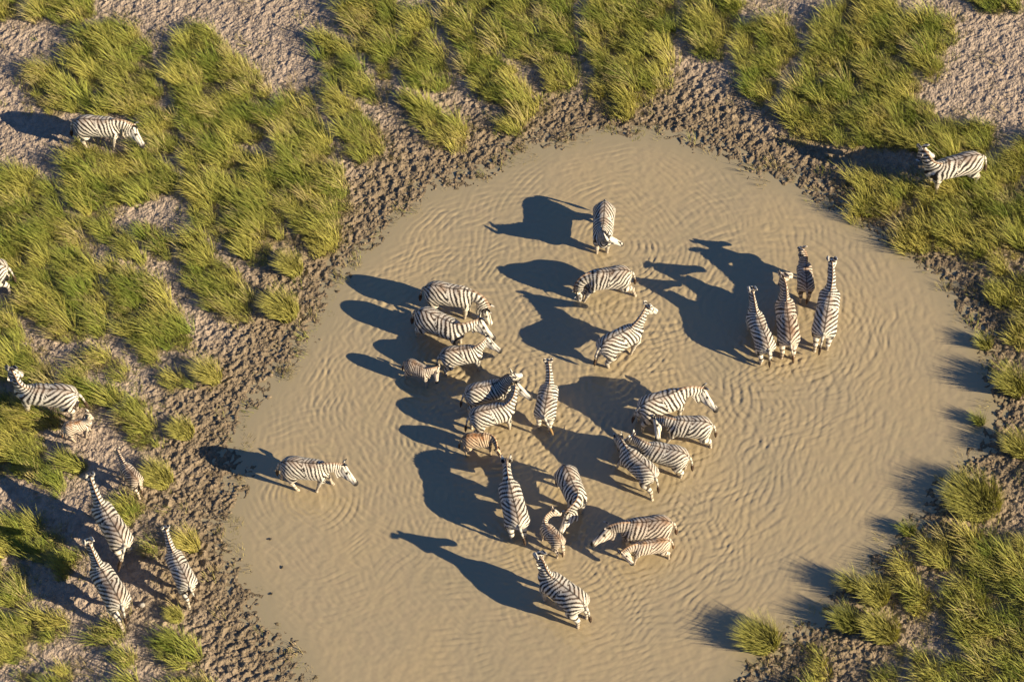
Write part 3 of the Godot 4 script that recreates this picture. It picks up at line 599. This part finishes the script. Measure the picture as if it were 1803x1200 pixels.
func build_grass() -> void:
	var rng := RandomNumberGenerator.new()
	rng.seed = 99
	var m := grass_material()
	var meshes := [tuft(1, 48, 0.14, 0.45, 0.37, 0.0050), tuft(2, 44, 0.12, 0.38, 0.29, 0.0053), tuft(3, 50, 0.14, 0.55, 0.43, 0.0050), tuft(4, 36, 0.15, 0.25, 0.35, 0.0055)]
	var lists: Array = [[], [], [], []]
	var tints: Array = [PackedColorArray(), PackedColorArray(), PackedColorArray(), PackedColorArray()]
	var density := noise(51, 1.3, 3)
	var step := 0.165
	var z := -15.5
	while z < 13.5:
		var x := -18.5
		while x < 18.5:
			var px := x + rng.randf_range(-0.11, 0.11)
			var pz := z + rng.randf_range(-0.11, 0.11)
			x += step
			var g := cover_at(px, pz)
			if g < 0.35: continue
			var den := density.get_noise_2d(px + pz * 0.4, pz * 0.7)
			if den < -0.34 and rng.randf() < 0.75: continue
			var kind := rng.randi() % 3
			if den < -0.12 or g < 0.8: kind = 3 if rng.randf() < 0.6 else kind
			var s := rng.randf_range(0.75, 1.15) * (0.95 + 0.6 * den)
			var y := ground_height(px, pz)
			if y < -0.06: continue
			var b := Basis(Vector3.UP, rng.randf_range(-0.5, 0.5)).scaled(Vector3(s, s * rng.randf_range(0.8, 1.15), s))
			lists[kind].append(Transform3D(b, Vector3(px, y, pz)))
			tints[kind].append(grass_color(px, pz, shore_at(px, pz), rng))
		z += step
	for k in 4:
		var xf: Array[Transform3D] = []
		xf.assign(lists[k])
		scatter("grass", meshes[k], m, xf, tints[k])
	# short dead stalks on the bare ground between the patches
	var xf2: Array[Transform3D] = []
	var tint2 := PackedColorArray()
	var stub := tuft(9, 16, 0.14, 0.16, 0.6, 0.0055)
	for t in 17000:
		var px := rng.randf_range(-16.0, 16.0)
		var pz := rng.randf_range(-13.5, 11.5)
		var d := shore_at(px, pz)
		if d < -0.25: continue
		var near := cover_at(px + 0.35, pz) + cover_at(px - 0.35, pz) + cover_at(px, pz + 0.35)
		if near < 0.3 and rng.randf() < (0.90 if d > 0.3 else 0.6): continue
		if density.get_noise_2d(px * 1.5, pz * 1.5 + 30.0) < -0.12 and d > 0.3: continue
		var s := rng.randf_range(0.6, 1.5)
		xf2.append(Transform3D(Basis(Vector3.UP, rng.randf() * TAU).scaled(Vector3(s, s, s)), Vector3(px, maxf(ground_height(px, pz), -0.03), pz)))
		var w := rng.randf_range(0.7, 1.2)
		var col := Color(0.40, 0.31, 0.16).lerp(Color(0.26, 0.27, 0.06), rng.randf())
		tint2.append(Color(col.r * w, col.g * w, col.b * w))
	scatter("dead_grass_stalks", stub, m, xf2, tint2)

func build_tussocks() -> void:
	var rng := RandomNumberGenerator.new()
	rng.seed = 7
	for q in tussock_spots():
		var m := grass_material()
		var tone: float = q.tone
		m.albedo_color = Color(0.18, 0.23, 0.038).lerp(Color(0.54, 0.48, 0.14), tone).linear_to_srgb()
		var w: float = q.w
		var area := w * w
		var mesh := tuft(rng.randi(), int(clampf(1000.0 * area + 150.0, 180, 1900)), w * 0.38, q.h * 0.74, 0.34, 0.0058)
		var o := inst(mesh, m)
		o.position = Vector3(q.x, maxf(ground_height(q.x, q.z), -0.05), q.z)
		place(o, "grass_tussock", q.label, "grass tussock", "single grass tussocks round the pond")
	var twig := SurfaceTool.new()
	twig.begin(Mesh.PRIMITIVE_TRIANGLES)
	var l := lump(90)
	twig.append_from(l, 0, Transform3D(Basis().scaled(Vector3(0.065, 0.04, 0.05)), Vector3.ZERO))
	twig.append_from(l, 0, Transform3D(Basis(Vector3.UP, 1.0).scaled(Vector3(0.04, 0.03, 0.03)), Vector3(-0.03, 0.0, -0.03)))
	var clod := twig.commit()
	var mat := StandardMaterial3D.new()
	mat.albedo_color = Color(0.05, 0.04, 0.03).linear_to_srgb()
	mat.roughness = 0.8
	for q in LUMPS:
		var o := inst(clod, mat)
		o.position = Vector3(q[0], 0.015, q[1])
		o.rotation.y = q[0] * 3.0
		place(o, "dung_lump", q[2], "dung lump", "dark lumps in the shallow water")

func build_stone() -> void:
	var m := StandardMaterial3D.new()
	m.albedo_color = Color(0.42, 0.38, 0.33).linear_to_srgb()
	m.roughness = 0.85
	var o := inst(lump(91), m)
	o.position = Vector3(STONE.x, ground_height(STONE.x, STONE.y) + 0.03, STONE.y)
	o.scale = Vector3(0.17, 0.13, 0.14)
	place(o, "pale_stone", "pale stone on bare ground beside the hind hooves of a walking zebra", "stone")

# ---------------------------------------------------------------- the zebra: one body, meshed once, posed many times
const NECK_BASE := Vector3(0.44, 1.03, 0.0)
const NECK_DIR := Vector3(0.788, 0.616, 0.0)
const NECK_LEN := 0.75
const POLL := Vector3(1.031, 1.492, 0.0)
const FACE := Vector3(0.819, -0.574, 0.0)
const FACE_UP := Vector3(0.574, 0.819, 0.0)
const REST_PITCH := 38.0

var prims: Array = []      # [a, b, ra, rb, z-scale]
func bone(a: Vector3, b: Vector3, ra: float, rb: float, zs := 1.0) -> void:
	prims.append([a, b, ra, rb, zs])

func define_body() -> void:
	bone(Vector3(-0.36, 0.97, 0), Vector3(0.24, 0.96, 0), 0.305, 0.285, 0.98)
	bone(Vector3(-0.48, 1.04, 0), Vector3(-0.30, 1.02, 0), 0.225, 0.25, 1.12)
	bone(Vector3(-0.60, 1.02, 0), Vector3(-0.50, 0.98, 0), 0.15, 0.20, 1.15)
	bone(Vector3(0.20, 1.10, 0), Vector3(0.40, 1.10, 0), 0.17, 0.165, 0.85)
	bone(Vector3(0.36, 0.98, 0), Vector3(0.54, 0.93, 0), 0.25, 0.185, 0.86)
	var b0 := NECK_BASE + Vector3(-0.04, -0.01, 0)
	bone(b0, b0 + NECK_DIR * 0.36, 0.235, 0.165, 0.62)
	bone(b0 + NECK_DIR * 0.36, POLL + Vector3(-0.02, -0.05, 0), 0.165, 0.122, 0.60)
	# head: skull, cheeks, muzzle
	bone(POLL + Vector3(0.02, -0.06, 0), POLL + FACE * 0.26 + FACE_UP * -0.08, 0.116, 0.096, 0.88)
	bone(POLL + FACE * 0.10 + FACE_UP * -0.15, POLL + FACE * 0.22 + FACE_UP * -0.15, 0.080, 0.062, 0.75)
	bone(POLL + FACE * 0.26 + FACE_UP * -0.08, POLL + FACE * 0.50 + FACE_UP * -0.085, 0.096, 0.074, 0.88)
	bone(POLL + FACE * 0.50 + FACE_UP * -0.085, POLL + FACE * 0.52 + FACE_UP * -0.095, 0.072, 0.068, 0.92)
	for s in [-1.0, 1.0]:
		bone(POLL + Vector3(-0.02, 0.02, 0.055 * s), POLL + Vector3(-0.055, 0.12, 0.092 * s), 0.032, 0.042)
		bone(POLL + Vector3(-0.055, 0.12, 0.092 * s), POLL + Vector3(-0.070, 0.215, 0.11 * s), 0.042, 0.022)
		# fore leg
		bone(Vector3(0.40, 0.96, 0.12 * s), Vector3(0.44, 0.74, 0.15 * s), 0.15, 0.105)
		bone(Vector3(0.44, 0.74, 0.15 * s), Vector3(0.45, 0.44, 0.14 * s), 0.090, 0.052)
		bone(Vector3(0.45, 0.44, 0.14 * s), Vector3(0.445, 0.13, 0.14 * s), 0.048, 0.034)
		bone(Vector3(0.445, 0.13, 0.14 * s), Vector3(0.475, 0.04, 0.14 * s), 0.036, 0.046)
		# hind leg
		bone(Vector3(-0.50, 0.94, 0.13 * s), Vector3(-0.44, 0.72, 0.17 * s), 0.19, 0.135)
		bone(Vector3(-0.44, 0.72, 0.17 * s), Vector3(-0.62, 0.49, 0.15 * s), 0.115, 0.058)
		bone(Vector3(-0.62, 0.49, 0.15 * s), Vector3(-0.60, 0.14, 0.15 * s), 0.052, 0.037)
		bone(Vector3(-0.60, 0.14, 0.15 * s), Vector3(-0.565, 0.04, 0.15 * s), 0.038, 0.048)

func part_distance(q: Array, p: Vector3) -> float:
	var zs: float = q[4]
	var a: Vector3 = q[0]
	var pp := Vector3(p.x, p.y, a.z + (p.z - a.z) / zs) if zs != 1.0 else p
	var ab: Vector3 = q[1] - a
	var t := clampf((pp - a).dot(ab) / ab.length_squared(), 0.0, 1.0)
	return (pp - a - ab * t).length() - lerpf(q[2], q[3], t)

func body_distance(p: Vector3, which: Array) -> float:
	var d := 1.0
	for q in which:
		var e := part_distance(q, p)
		var k := 0.045
		var h := maxf(k - absf(d - e), 0.0) / k
		d = minf(d, e) - h * h * k * 0.25
	return d

const CELL := 0.0205
var body_v := PackedVector3Array()
var body_n := PackedVector3Array()
var body_i := PackedInt32Array()

func mesh_body() -> void:
	define_body()
	var lo := Vector3(-0.90, -0.03, -0.49)
	var blk := 5
	var bx := 25
	var by := 18
	var bz := 10
	var nx := bx * blk + 1
	var ny := by * blk + 1
	var nz := bz * blk + 1
	lo.z = -CELL * (nz - 1) * 0.5
	var val := PackedFloat32Array()
	val.resize(nx * ny * nz)
	val.fill(1.0)
	var half := CELL * blk * 0.5
	for k in bz / 2:
		for j in by:
			for i in bx:
				var c := lo + Vector3(i * blk, j * blk, k * blk) * CELL + Vector3(half, half, half)
				var near: Array = []
				var best := 1.0
				for q in prims:
					var e := part_distance(q, c)
					if e < 0.16: near.append(q)
					best = minf(best, e)
				if best > half * 1.75 + 0.03 or best < -0.16:
					if best < -0.16:
						for z in range(k * blk, k * blk + blk + 1):
							for y in range(j * blk, j * blk + blk + 1):
								for x in range(i * blk, i * blk + blk + 1):
									var g := (z * ny + y) * nx + x
									if val[g] == 1.0: val[g] = -0.1
					continue
				for z in range(k * blk, k * blk + blk + 1):
					for y in range(j * blk, j * blk + blk + 1):
						for x in range(i * blk, i * blk + blk + 1):
							var g := (z * ny + y) * nx + x
							val[g] = body_distance(lo + Vector3(x, y, z) * CELL, near)
	var plane := nx * ny
	for z in range(0, nz / 2):
		for g in plane:
			val[(nz - 1 - z) * plane + g] = val[z * plane + g]
	var id := PackedInt32Array()
	id.resize(nx * ny * nz)
	id.fill(-1)
	var corner: Array[int] = [0, 1, nx, nx + 1, plane, plane + 1, plane + nx, plane + nx + 1]
	var edges := [[0, 1], [2, 3], [4, 5], [6, 7], [0, 2], [1, 3], [4, 6], [5, 7], [0, 4], [1, 5], [2, 6], [3, 7]]
	for z in nz - 1:
		for y in ny - 1:
			var row := (z * ny + y) * nx
			for x in nx - 1:
				var g := row + x
				var s := val[g] < 0.0
				if s == (val[g + 1] < 0.0) and s == (val[g + nx] < 0.0) and s == (val[g + nx + 1] < 0.0) and s == (val[g + plane] < 0.0) and s == (val[g + plane + 1] < 0.0) and s == (val[g + plane + nx] < 0.0) and s == (val[g + plane + nx + 1] < 0.0): continue
				var sum := Vector3.ZERO
				var cnt := 0
				for e in edges:
					var a := val[g + corner[e[0]]]
					var b := val[g + corner[e[1]]]
					if (a < 0.0) == (b < 0.0): continue
					var f := a / (a - b)
					var pa := Vector3(e[0] & 1, (e[0] >> 1) & 1, e[0] >> 2)
					var pb := Vector3(e[1] & 1, (e[1] >> 1) & 1, e[1] >> 2)
					sum += pa.lerp(pb, f)
					cnt += 1
				id[g] = body_v.size()
				body_v.append(lo + (Vector3(x, y, z) + sum / cnt) * CELL)
	for z in range(1, nz - 1):
		for y in range(1, ny - 1):
			for x in range(1, nx - 1):
				var g := (z * ny + y) * nx + x
				var s := val[g] < 0.0
				if s != (val[g + 1] < 0.0): quad(id[g], id[g - nx], id[g - nx - plane], id[g - plane], not s)
				if s != (val[g + nx] < 0.0): quad(id[g], id[g - 1], id[g - 1 - plane], id[g - plane], s)
				if s != (val[g + plane] < 0.0): quad(id[g], id[g - 1], id[g - 1 - nx], id[g - nx], not s)
	body_n.resize(body_v.size())
	for t in range(0, body_i.size(), 3):
		var a := body_v[body_i[t]]
		var m := (body_v[body_i[t + 2]] - a).cross(body_v[body_i[t + 1]] - a)
		for k in 3: body_n[body_i[t + k]] += m
	for k in body_n.size(): body_n[k] = body_n[k].normalized()

func quad(a: int, b: int, c: int, d: int, flip: bool) -> void:
	if a < 0 or b < 0 or c < 0 or d < 0: return
	if flip: body_i.append_array([a, b, c, a, c, d])
	else: body_i.append_array([a, c, b, a, d, c])

# --- the pose: the neck is bent along a curve, the head turns at the poll, the legs swing at hip and shoulder
class Pose:
	var spine: PackedVector3Array
	var turn: Array[Basis]
	var head: Basis
	var poll: Vector3
	var legs: Array[float]
	var reach: float

const STEPS := 28
const S0 := -0.22

func neck_turn(f: float, yaw: float, pitch: float) -> Basis:
	return Basis(Vector3.UP, yaw * f) * Basis(Vector3(0, 0, 1), (pitch - deg_to_rad(REST_PITCH)) * f)

func make_pose(q: Dictionary, rng: RandomNumberGenerator) -> Pose:
	var o := Pose.new()
	o.reach = q.reach
	var want_yaw := deg_to_rad(q.neck.x)
	var want_pitch := deg_to_rad(q.neck.y)
	var yaw := want_yaw
	var pitch := want_pitch
	for attempt in 5:
		o.spine = PackedVector3Array()
		o.turn = []
		var c := NECK_BASE + NECK_DIR * NECK_LEN * S0
		for k in STEPS + 1:
			var s := S0 + (1.0 - S0) * k / STEPS
			var b := neck_turn(sstep(S0, 0.7, s), yaw, pitch)
			o.spine.append(c)
			o.turn.append(b)
			c += b * NECK_DIR * (NECK_LEN * (1.0 - S0) / STEPS) * (lerpf(1.0, o.reach, sstep(S0, 0.15, s)))
		var chord := o.spine[STEPS] - NECK_BASE
		var cy := atan2(-chord.z, chord.x)
		var cp := atan2(chord.y, Vector2(chord.x, chord.z).length())
		yaw = clampf(yaw + 0.8 * wrapf(want_yaw - cy, -PI, PI), -2.6, 2.6)
		pitch = clampf(pitch + 0.8 * (want_pitch - cp), -1.5, 1.45)
	o.poll = o.spine[STEPS]
	var hy := deg_to_rad(q.head.x)
	var hp := deg_to_rad(q.head.y)
	var f := Vector3(cos(hp) * cos(hy), sin(hp), -cos(hp) * sin(hy))
	var nd := o.turn[STEPS] * NECK_DIR
	var up := nd * 0.8 + Vector3(0, 0.45, 0)
	up = (up - f * up.dot(f)).normalized()
	o.head = Basis(f, up, f.cross(up)) * Basis(FACE, FACE_UP, FACE.cross(FACE_UP)).transposed()
	var st: float = q.stride
	o.legs = []
	for k in 4:
		o.legs.append(rng.randf_range(-0.10, 0.10) + (0.62 * st * (1.0 if k == 0 or k == 3 else -1.0) if st > 0.0 else 0.0))
	return o

func bend(o: Pose, p: Vector3, n: Vector3, out: Array) -> void:
	var s := (p - NECK_BASE).dot(NECK_DIR) / NECK_LEN
	if p.x > 0.2 and s > S0 and p.y > 0.70:
		var u := clampf((s - S0) / (1.0 - S0), 0.0, 1.0) * STEPS
		var k := mini(int(u), STEPS - 1)
		var f := u - k
		var c := o.spine[k].lerp(o.spine[k + 1], f)
		var b := Basis(o.turn[k].x.lerp(o.turn[k + 1].x, f), o.turn[k].y.lerp(o.turn[k + 1].y, f), o.turn[k].z.lerp(o.turn[k + 1].z, f))
		var rest := NECK_BASE + NECK_DIR * NECK_LEN * minf(s, 1.0)
		var q := c + b * (p - rest)
		var m := b * n
		if s > 0.6:
			var w := sstep(-0.13, 0.03, (p - POLL).dot(FACE) + 0.10 * sstep(0.0, 0.08, p.y - POLL.y))
			if w > 0.0:
				q = q.lerp(o.poll + o.head * (p - POLL), w)
				m = m.lerp(o.head * n, w)
		out[0] = q
		out[1] = m.normalized()
		return
	if p.y < 0.95:
		var hind := p.x < -0.05
		var a := o.legs[(2 if hind else 0) + (1 if p.z > 0.0 else 0)]
		var w := sstep(0.92, 0.62, p.y) * sstep(0.02, 0.10, absf(p.z)) * (sstep(-0.15, -0.30, p.x) if hind else sstep(0.22, 0.34, p.x))
		if w > 0.001:
			var piv := Vector3(-0.48 if hind else 0.42, 0.92, p.z)
			var b := Basis(Vector3(0, 0, 1), a * w)
			out[0] = piv + b * (p - piv)
			out[1] = b * n
			return
	out[0] = p
	out[1] = n

# --- the coat
var n_coat := noise(71, 2.6, 2)
var n_dust := noise(72, 3.5, 2)

func coat_color(p: Vector3, s: float, o: Dictionary) -> Color:
	var x0 := 0.08
	var off: Vector3 = o.off
	var wob := n_coat.get_noise_3d(p.x + off.x, p.y + off.y, p.z * 0.8 + off.z)
	var ye := p.y
	if p.y > 0.98: ye = 0.98 + 0.34 * atan2(p.y - 0.98, absf(p.z) + 0.015)
	var lam: float = o.lam
	var ph := 0.0
	var edge := 0.02 - 0.30 * (ye - 1.0) + 0.03 * wob
	var front := (p.x - x0 + 0.30 * (ye - 1.0) * sstep(0.55, 0.05, p.x)) / (0.100 * lam)
	var rear := (p.x * (0.70 - 0.25 * sstep(0.95, 0.6, p.y)) + ye * 0.71) / (0.100 * lam)   # sweeps up and back over the haunch
	ph = lerpf(rear, front, sstep(edge - 0.025, edge + 0.025, p.x))
	if p.x > 0.15 and p.y < 0.85: ph = lerpf(ph, p.y / 0.075, sstep(0.82, 0.66, p.y) * sstep(0.15, 0.3, p.x))
	var duty: float = o.duty
	if s > -0.15 and p.x > 0.2:
		var w := sstep(-0.15, 0.15, s)
		ph = lerpf(ph, (NECK_BASE.x - x0) / (0.100 * lam) + s * NECK_LEN / (0.082 * lam), w)
	ph += o.phase + 0.34 * wob
	var v := 0.5 + 0.5 * sin(TAU * ph)
	# belly, legs and buttocks are whiter
	if s < 0.1 or p.x < 0.2:
		duty = lerpf(duty, 0.30, sstep(0.86, 0.70, p.y))
		duty = lerpf(duty, 0.12, sstep(0.70, 0.45, p.y))
		if p.y < 0.75 and absf(p.z) < 0.16 and p.x > -0.4 and p.x < 0.34: duty = 0.0
		duty = lerpf(duty, 0.26, sstep(-0.58, -0.74, p.x))
	var ridge := sstep(1.28, 1.44, ye) * sstep(0.32, 0.18, p.x)   # finer, dustier stripes along the back
	duty = lerpf(duty, 0.33, ridge)
	var hd := (p - POLL).dot(FACE)
	var hu := (p - POLL).dot(FACE_UP)
	if s > 0.75: duty = lerpf(duty, 0.13, sstep(-0.06, 0.08, hd))
	var dark := sstep(duty + 0.07, duty - 0.07, v)
	var black: Color = o.black
	var white: Color = o.white
	var brown: Color = o.brown
	var dust := clampf(n_dust.get_noise_3d(p.x + off.y, p.y, p.z + off.x) + 0.35, 0.0, 1.0)
	var back := sstep(1.10, 1.26, p.y) * sstep(0.45, 0.2, p.x)
	var lit := white.lerp(brown, clampf(0.50 * back * dust + 0.08 * dust + 0.28 * ridge, 0.0, 0.8) * o.dirt)
	# thin brown shadow stripes between the dark ones on the haunch
	if p.x < -0.1 and p.y > 0.7:
		lit = lit.lerp(brown, 0.30 * sstep(0.88, 1.0, v) * sstep(-0.1, -0.3, p.x) * o.dirt)
	var col := lit.lerp(black.lerp(brown, 0.10 * back * dust + 0.35 * ridge), dark)
	if absf(p.z) < 0.022 and p.y > 1.08 and s < 0.1: col = col.lerp(black, 0.75)   # the dark line along the spine
	if hd > 0.44 and s > 0.75: col = col.lerp(Color(0.035, 0.028, 0.025), sstep(0.46, 0.53, hd))
	if s > 0.75:
		var e := Vector2(hd - 0.16, hu + 0.035).length()
		if absf(p.z) > 0.045 and e < 0.05: col = col.lerp(Color(0.02, 0.017, 0.015), sstep(0.05, 0.03, e))
		if hu > 0.145 and hd < 0.06: col = Color(0.02, 0.018, 0.016) if hu > 0.175 else Color(0.55, 0.5, 0.44)   # ears: pale with dark tips
	if p.y < 0.75: col = col.lerp(Color(0.30, 0.22, 0.13), 0.55 * sstep(0.72, 0.25, p.y + 0.25 * wob))   # mud splashed up the legs
	if p.y < 0.055: col = Color(0.04, 0.032, 0.027)
	return col

func posed_mesh(v: PackedVector3Array, n: PackedVector3Array, c: PackedColorArray, idx: PackedInt32Array, o: Pose) -> ArrayMesh:
	var w := PackedVector3Array()
	var m := PackedVector3Array()
	w.resize(v.size())
	m.resize(v.size())
	var r := [Vector3.ZERO, Vector3.ZERO]
	for k in v.size():
		bend(o, v[k], n[k], r)
		w[k] = r[0]
		m[k] = r[1]
	return array_mesh(w, m, c, idx)

func mane_mesh(o: Pose, look: Dictionary) -> ArrayMesh:
	var v := PackedVector3Array()
	var n := PackedVector3Array()
	var c := PackedColorArray()
	var idx := PackedInt32Array()
	var perp := Vector3(-0.616, 0.788, 0)
	var count := 44
	for k in count + 1:
		var s := lerpf(-0.06, 1.0, k / float(count))
		var base := NECK_BASE + NECK_DIR * NECK_LEN * s + perp * (lerpf(0.165, 0.055, clampf(s, 0.0, 1.0)))
		var tall := 0.13 * sstep(-0.08, 0.15, s) * (1.0 + 0.12 * sin(k * 2.7))
		var top := base + perp * tall
		var ph: float = (NECK_BASE.x - 0.08) / (0.100 * look.lam) + s * NECK_LEN / (0.082 * look.lam) + look.phase
		var dark := sstep(0.62, 0.38, 0.5 + 0.5 * sin(TAU * ph))
		var low: Color = (look.white as Color).lerp(look.black, dark)
		var tip: Color = low.lerp((look.brown as Color) * 1.1, 0.75)
		for side: float in [-1.0, 1.0]:
			v.append(base + Vector3(0, 0, 0.026 * side))
			v.append(top + Vector3(0, 0, 0.009 * side))
			n.append(Vector3(0, 0.25, side).normalized())
			n.append((perp * 0.8 + Vector3(0, 0, 0.5 * side)).normalized())
			c.append(low)
			c.append(tip)
		if k > 0:
			var a := (k - 1) * 4
			var b := k * 4
			idx.append_array([a, b, a + 1, b, b + 1, a + 1, a + 2, a + 3, b + 2, b + 2, a + 3, b + 3, a + 1, b + 1, a + 3, b + 1, b + 3, a + 3])
	return posed_mesh(v, n, c, idx, o)

func tube(path: PackedVector3Array, rad: PackedFloat32Array, cols: PackedColorArray, flat := 1.0) -> ArrayMesh:
	var v := PackedVector3Array()
	var n := PackedVector3Array()
	var c := PackedColorArray()
	var idx := PackedInt32Array()
	var sides := 8
	for k in path.size():
		var t := (path[mini(k + 1, path.size() - 1)] - path[maxi(k - 1, 0)]).normalized()
		var a := t.cross(Vector3(0.3, 0.2, 1.0)).normalized()
		var b := t.cross(a)
		for j in sides:
			var e := TAU * j / sides
			var dir := a * cos(e) + b * sin(e)
			v.append(path[k] + (a * cos(e) + b * sin(e) * flat) * rad[k])
			n.append(dir)
			c.append(cols[k])
		if k > 0:
			for j in sides:
				var p := (k - 1) * sides + j
				var q := (k - 1) * sides + (j + 1) % sides
				idx.append_array([p, p + sides, q, q, p + sides, q + sides])
	return array_mesh(v, n, c, idx)

func build_herd() -> void:
	mesh_body()
	var vs := PackedFloat32Array()
	for p in body_v: vs.append((p - NECK_BASE).dot(NECK_DIR) / NECK_LEN)
	var fur := coat_material(0.62)
	fur.rim_enabled = true
	fur.rim = 0.25
	var hair := coat_material(0.75)
	hair.backlight_enabled = true
	hair.backlight = Color(0.25, 0.2, 0.15)
	var number := 0
	for q in herd():
		number += 1
		var rng := RandomNumberGenerator.new()
		rng.seed = 1000 + number
		var kind: int = q.coat
		var look := {"off": Vector3(rng.randf(), rng.randf(), rng.randf()) * 30.0, "lam": rng.randf_range(0.92, 1.15), "phase": rng.randf(), "duty": rng.randf_range(0.47, 0.56), "dirt": rng.randf_range(0.5, 1.0),
			"black": Color(0.022, 0.018, 0.016), "white": Color(0.74, 0.68, 0.57), "brown": Color(0.27, 0.16, 0.095)}
		if kind == 1:
			look.black = Color(0.045, 0.028, 0.02)
			look.white = Color(0.70, 0.60, 0.48)
			look.dirt = 1.2
		if kind >= 2:
			look.black = Color(0.060, 0.034, 0.022)
			look.white = Color(0.76, 0.66, 0.52)
			look.brown = Color(0.42, 0.23, 0.11)
			look.dirt = 1.3
			look.duty = 0.40
		if kind == 3:
			look.white = Color(0.70, 0.54, 0.36)
			look.brown = Color(0.42, 0.20, 0.08)
			look.dirt = 1.8
		var pose := make_pose(q, rng)
		var c := PackedColorArray()
		c.resize(body_v.size())
		for k in body_v.size(): c[k] = coat_color(body_v[k], vs[k], look)
		var thing := Node3D.new()
		place(thing, "zebra" if kind < 2 else "zebra_foal", q.label, "zebra", q.group)
		thing.position = Vector3(q.x, q.y, q.z)
		thing.rotation.y = deg_to_rad(q.turn)
		var young: bool = q.size < 0.72
		thing.scale = Vector3(q.size * q.stretch * (0.94 if young else 1.0), q.size * (1.06 if young else 1.0), q.size * (0.92 if young else rng.randf_range(0.94, 1.06)))
		var body := inst(posed_mesh(body_v, body_n, c, body_i, pose), fur)
		body.name = "body"
		thing.add_child(body, true)
		var mane := inst(mane_mesh(pose, look), hair)
		mane.name = "mane"
		thing.add_child(mane, true)
		# tail: hangs, or swings out to one side
		var swing: float = q.tail
		if swing == 0.0: swing = rng.randf_range(-0.12, 0.12)
		var path := PackedVector3Array()
		var rad := PackedFloat32Array()
		var cols := PackedColorArray()
		var pos := Vector3(-0.69, 1.13, 0)
		var dir := Vector3(-0.85, 0.1, 0)
		for k in 9:
			path.append(pos)
			rad.append(lerpf(0.040, 0.022, k / 8.0))
			cols.append((look.white as Color).lerp(look.black, 0.85 if k % 3 == 1 else 0.12))
			dir = dir.lerp(Vector3(-0.10 - 0.25 * absf(swing), -1.0 + 0.35 * absf(swing), swing * 0.9), 0.42).normalized()
			pos += dir * 0.055
		var tail := inst(tube(path, rad, cols), hair)
		tail.name = "tail"
		thing.add_child(tail, true)
		var tp := PackedVector3Array()
		var tr := PackedFloat32Array()
		var tc := PackedColorArray()
		var blond := Color(0.34, 0.22, 0.09) if swing > 0.3 else look.black as Color
		pos = path[8] - dir * 0.03
		for k in 7:
			tp.append(pos)
			tr.append([0.020, 0.040, 0.050, 0.050, 0.042, 0.028, 0.006][k])
			tc.append(blond.lerp(look.brown, 0.35 if k % 2 else 0.1))
			dir = (dir + Vector3(0, -0.12, 0)).normalized()
			pos += dir * 0.062
		var tip := inst(tube(tp, tr, tc, 0.7), hair)
		tip.name = "tail_tuft"
		tail.add_child(tip, true)

# ---------------------------------------------------------------- the scene
func _ready() -> void:
	var cam := Camera3D.new()
	cam.name = "camera"
	cam.fov = 14.0
	cam.near = 1.0
	cam.far = 6000.0
	add_child(cam)
	cam.position = Vector3(0.0, 60.268, 39.139)
	cam.rotation = Vector3(deg_to_rad(-57.0), 0.0, 0.0)
	var env := Environment.new()
	env.background_mode = Environment.BG_SKY
	var sky := Sky.new()
	var sm := ProceduralSkyMaterial.new()
	sm.sky_top_color = Color(0.028, 0.066, 0.165).linear_to_srgb()
	sm.sky_horizon_color = Color(0.075, 0.105, 0.155).linear_to_srgb()
	sm.sky_curve = 0.12
	sm.ground_bottom_color = Color(0.10, 0.08, 0.05).linear_to_srgb()
	sm.ground_horizon_color = Color(0.12, 0.11, 0.09).linear_to_srgb()
	sm.sun_angle_max = 6.0
	sky.sky_material = sm
	env.sky = sky
	env.tonemap_mode = Environment.TONE_MAPPER_LINEAR
	env.tonemap_exposure = 2.05
	env.sdfgi_enabled = true
	env.ssao_enabled = true
	env.ssil_enabled = true
	var we := WorldEnvironment.new()
	we.name = "environment"
	we.environment = env
	add_child(we)
	var sun := DirectionalLight3D.new()
	sun.name = "sun"
	sun.light_color = Color(1.0, 0.93, 0.80)
	sun.light_energy = 1.45
	sun.light_angular_distance = 0.5
	sun.shadow_enabled = true
	add_child(sun)
	var el := deg_to_rad(23.7)
	sun.look_at_from_position(Vector3(0.923 * cos(el), sin(el), 0.385 * cos(el)) * 50.0, Vector3.ZERO)
	build_fields()
	build_ground()
	build_water()
	build_herd()
	build_grass()
	build_clods()
	build_tussocks()
	build_stone()
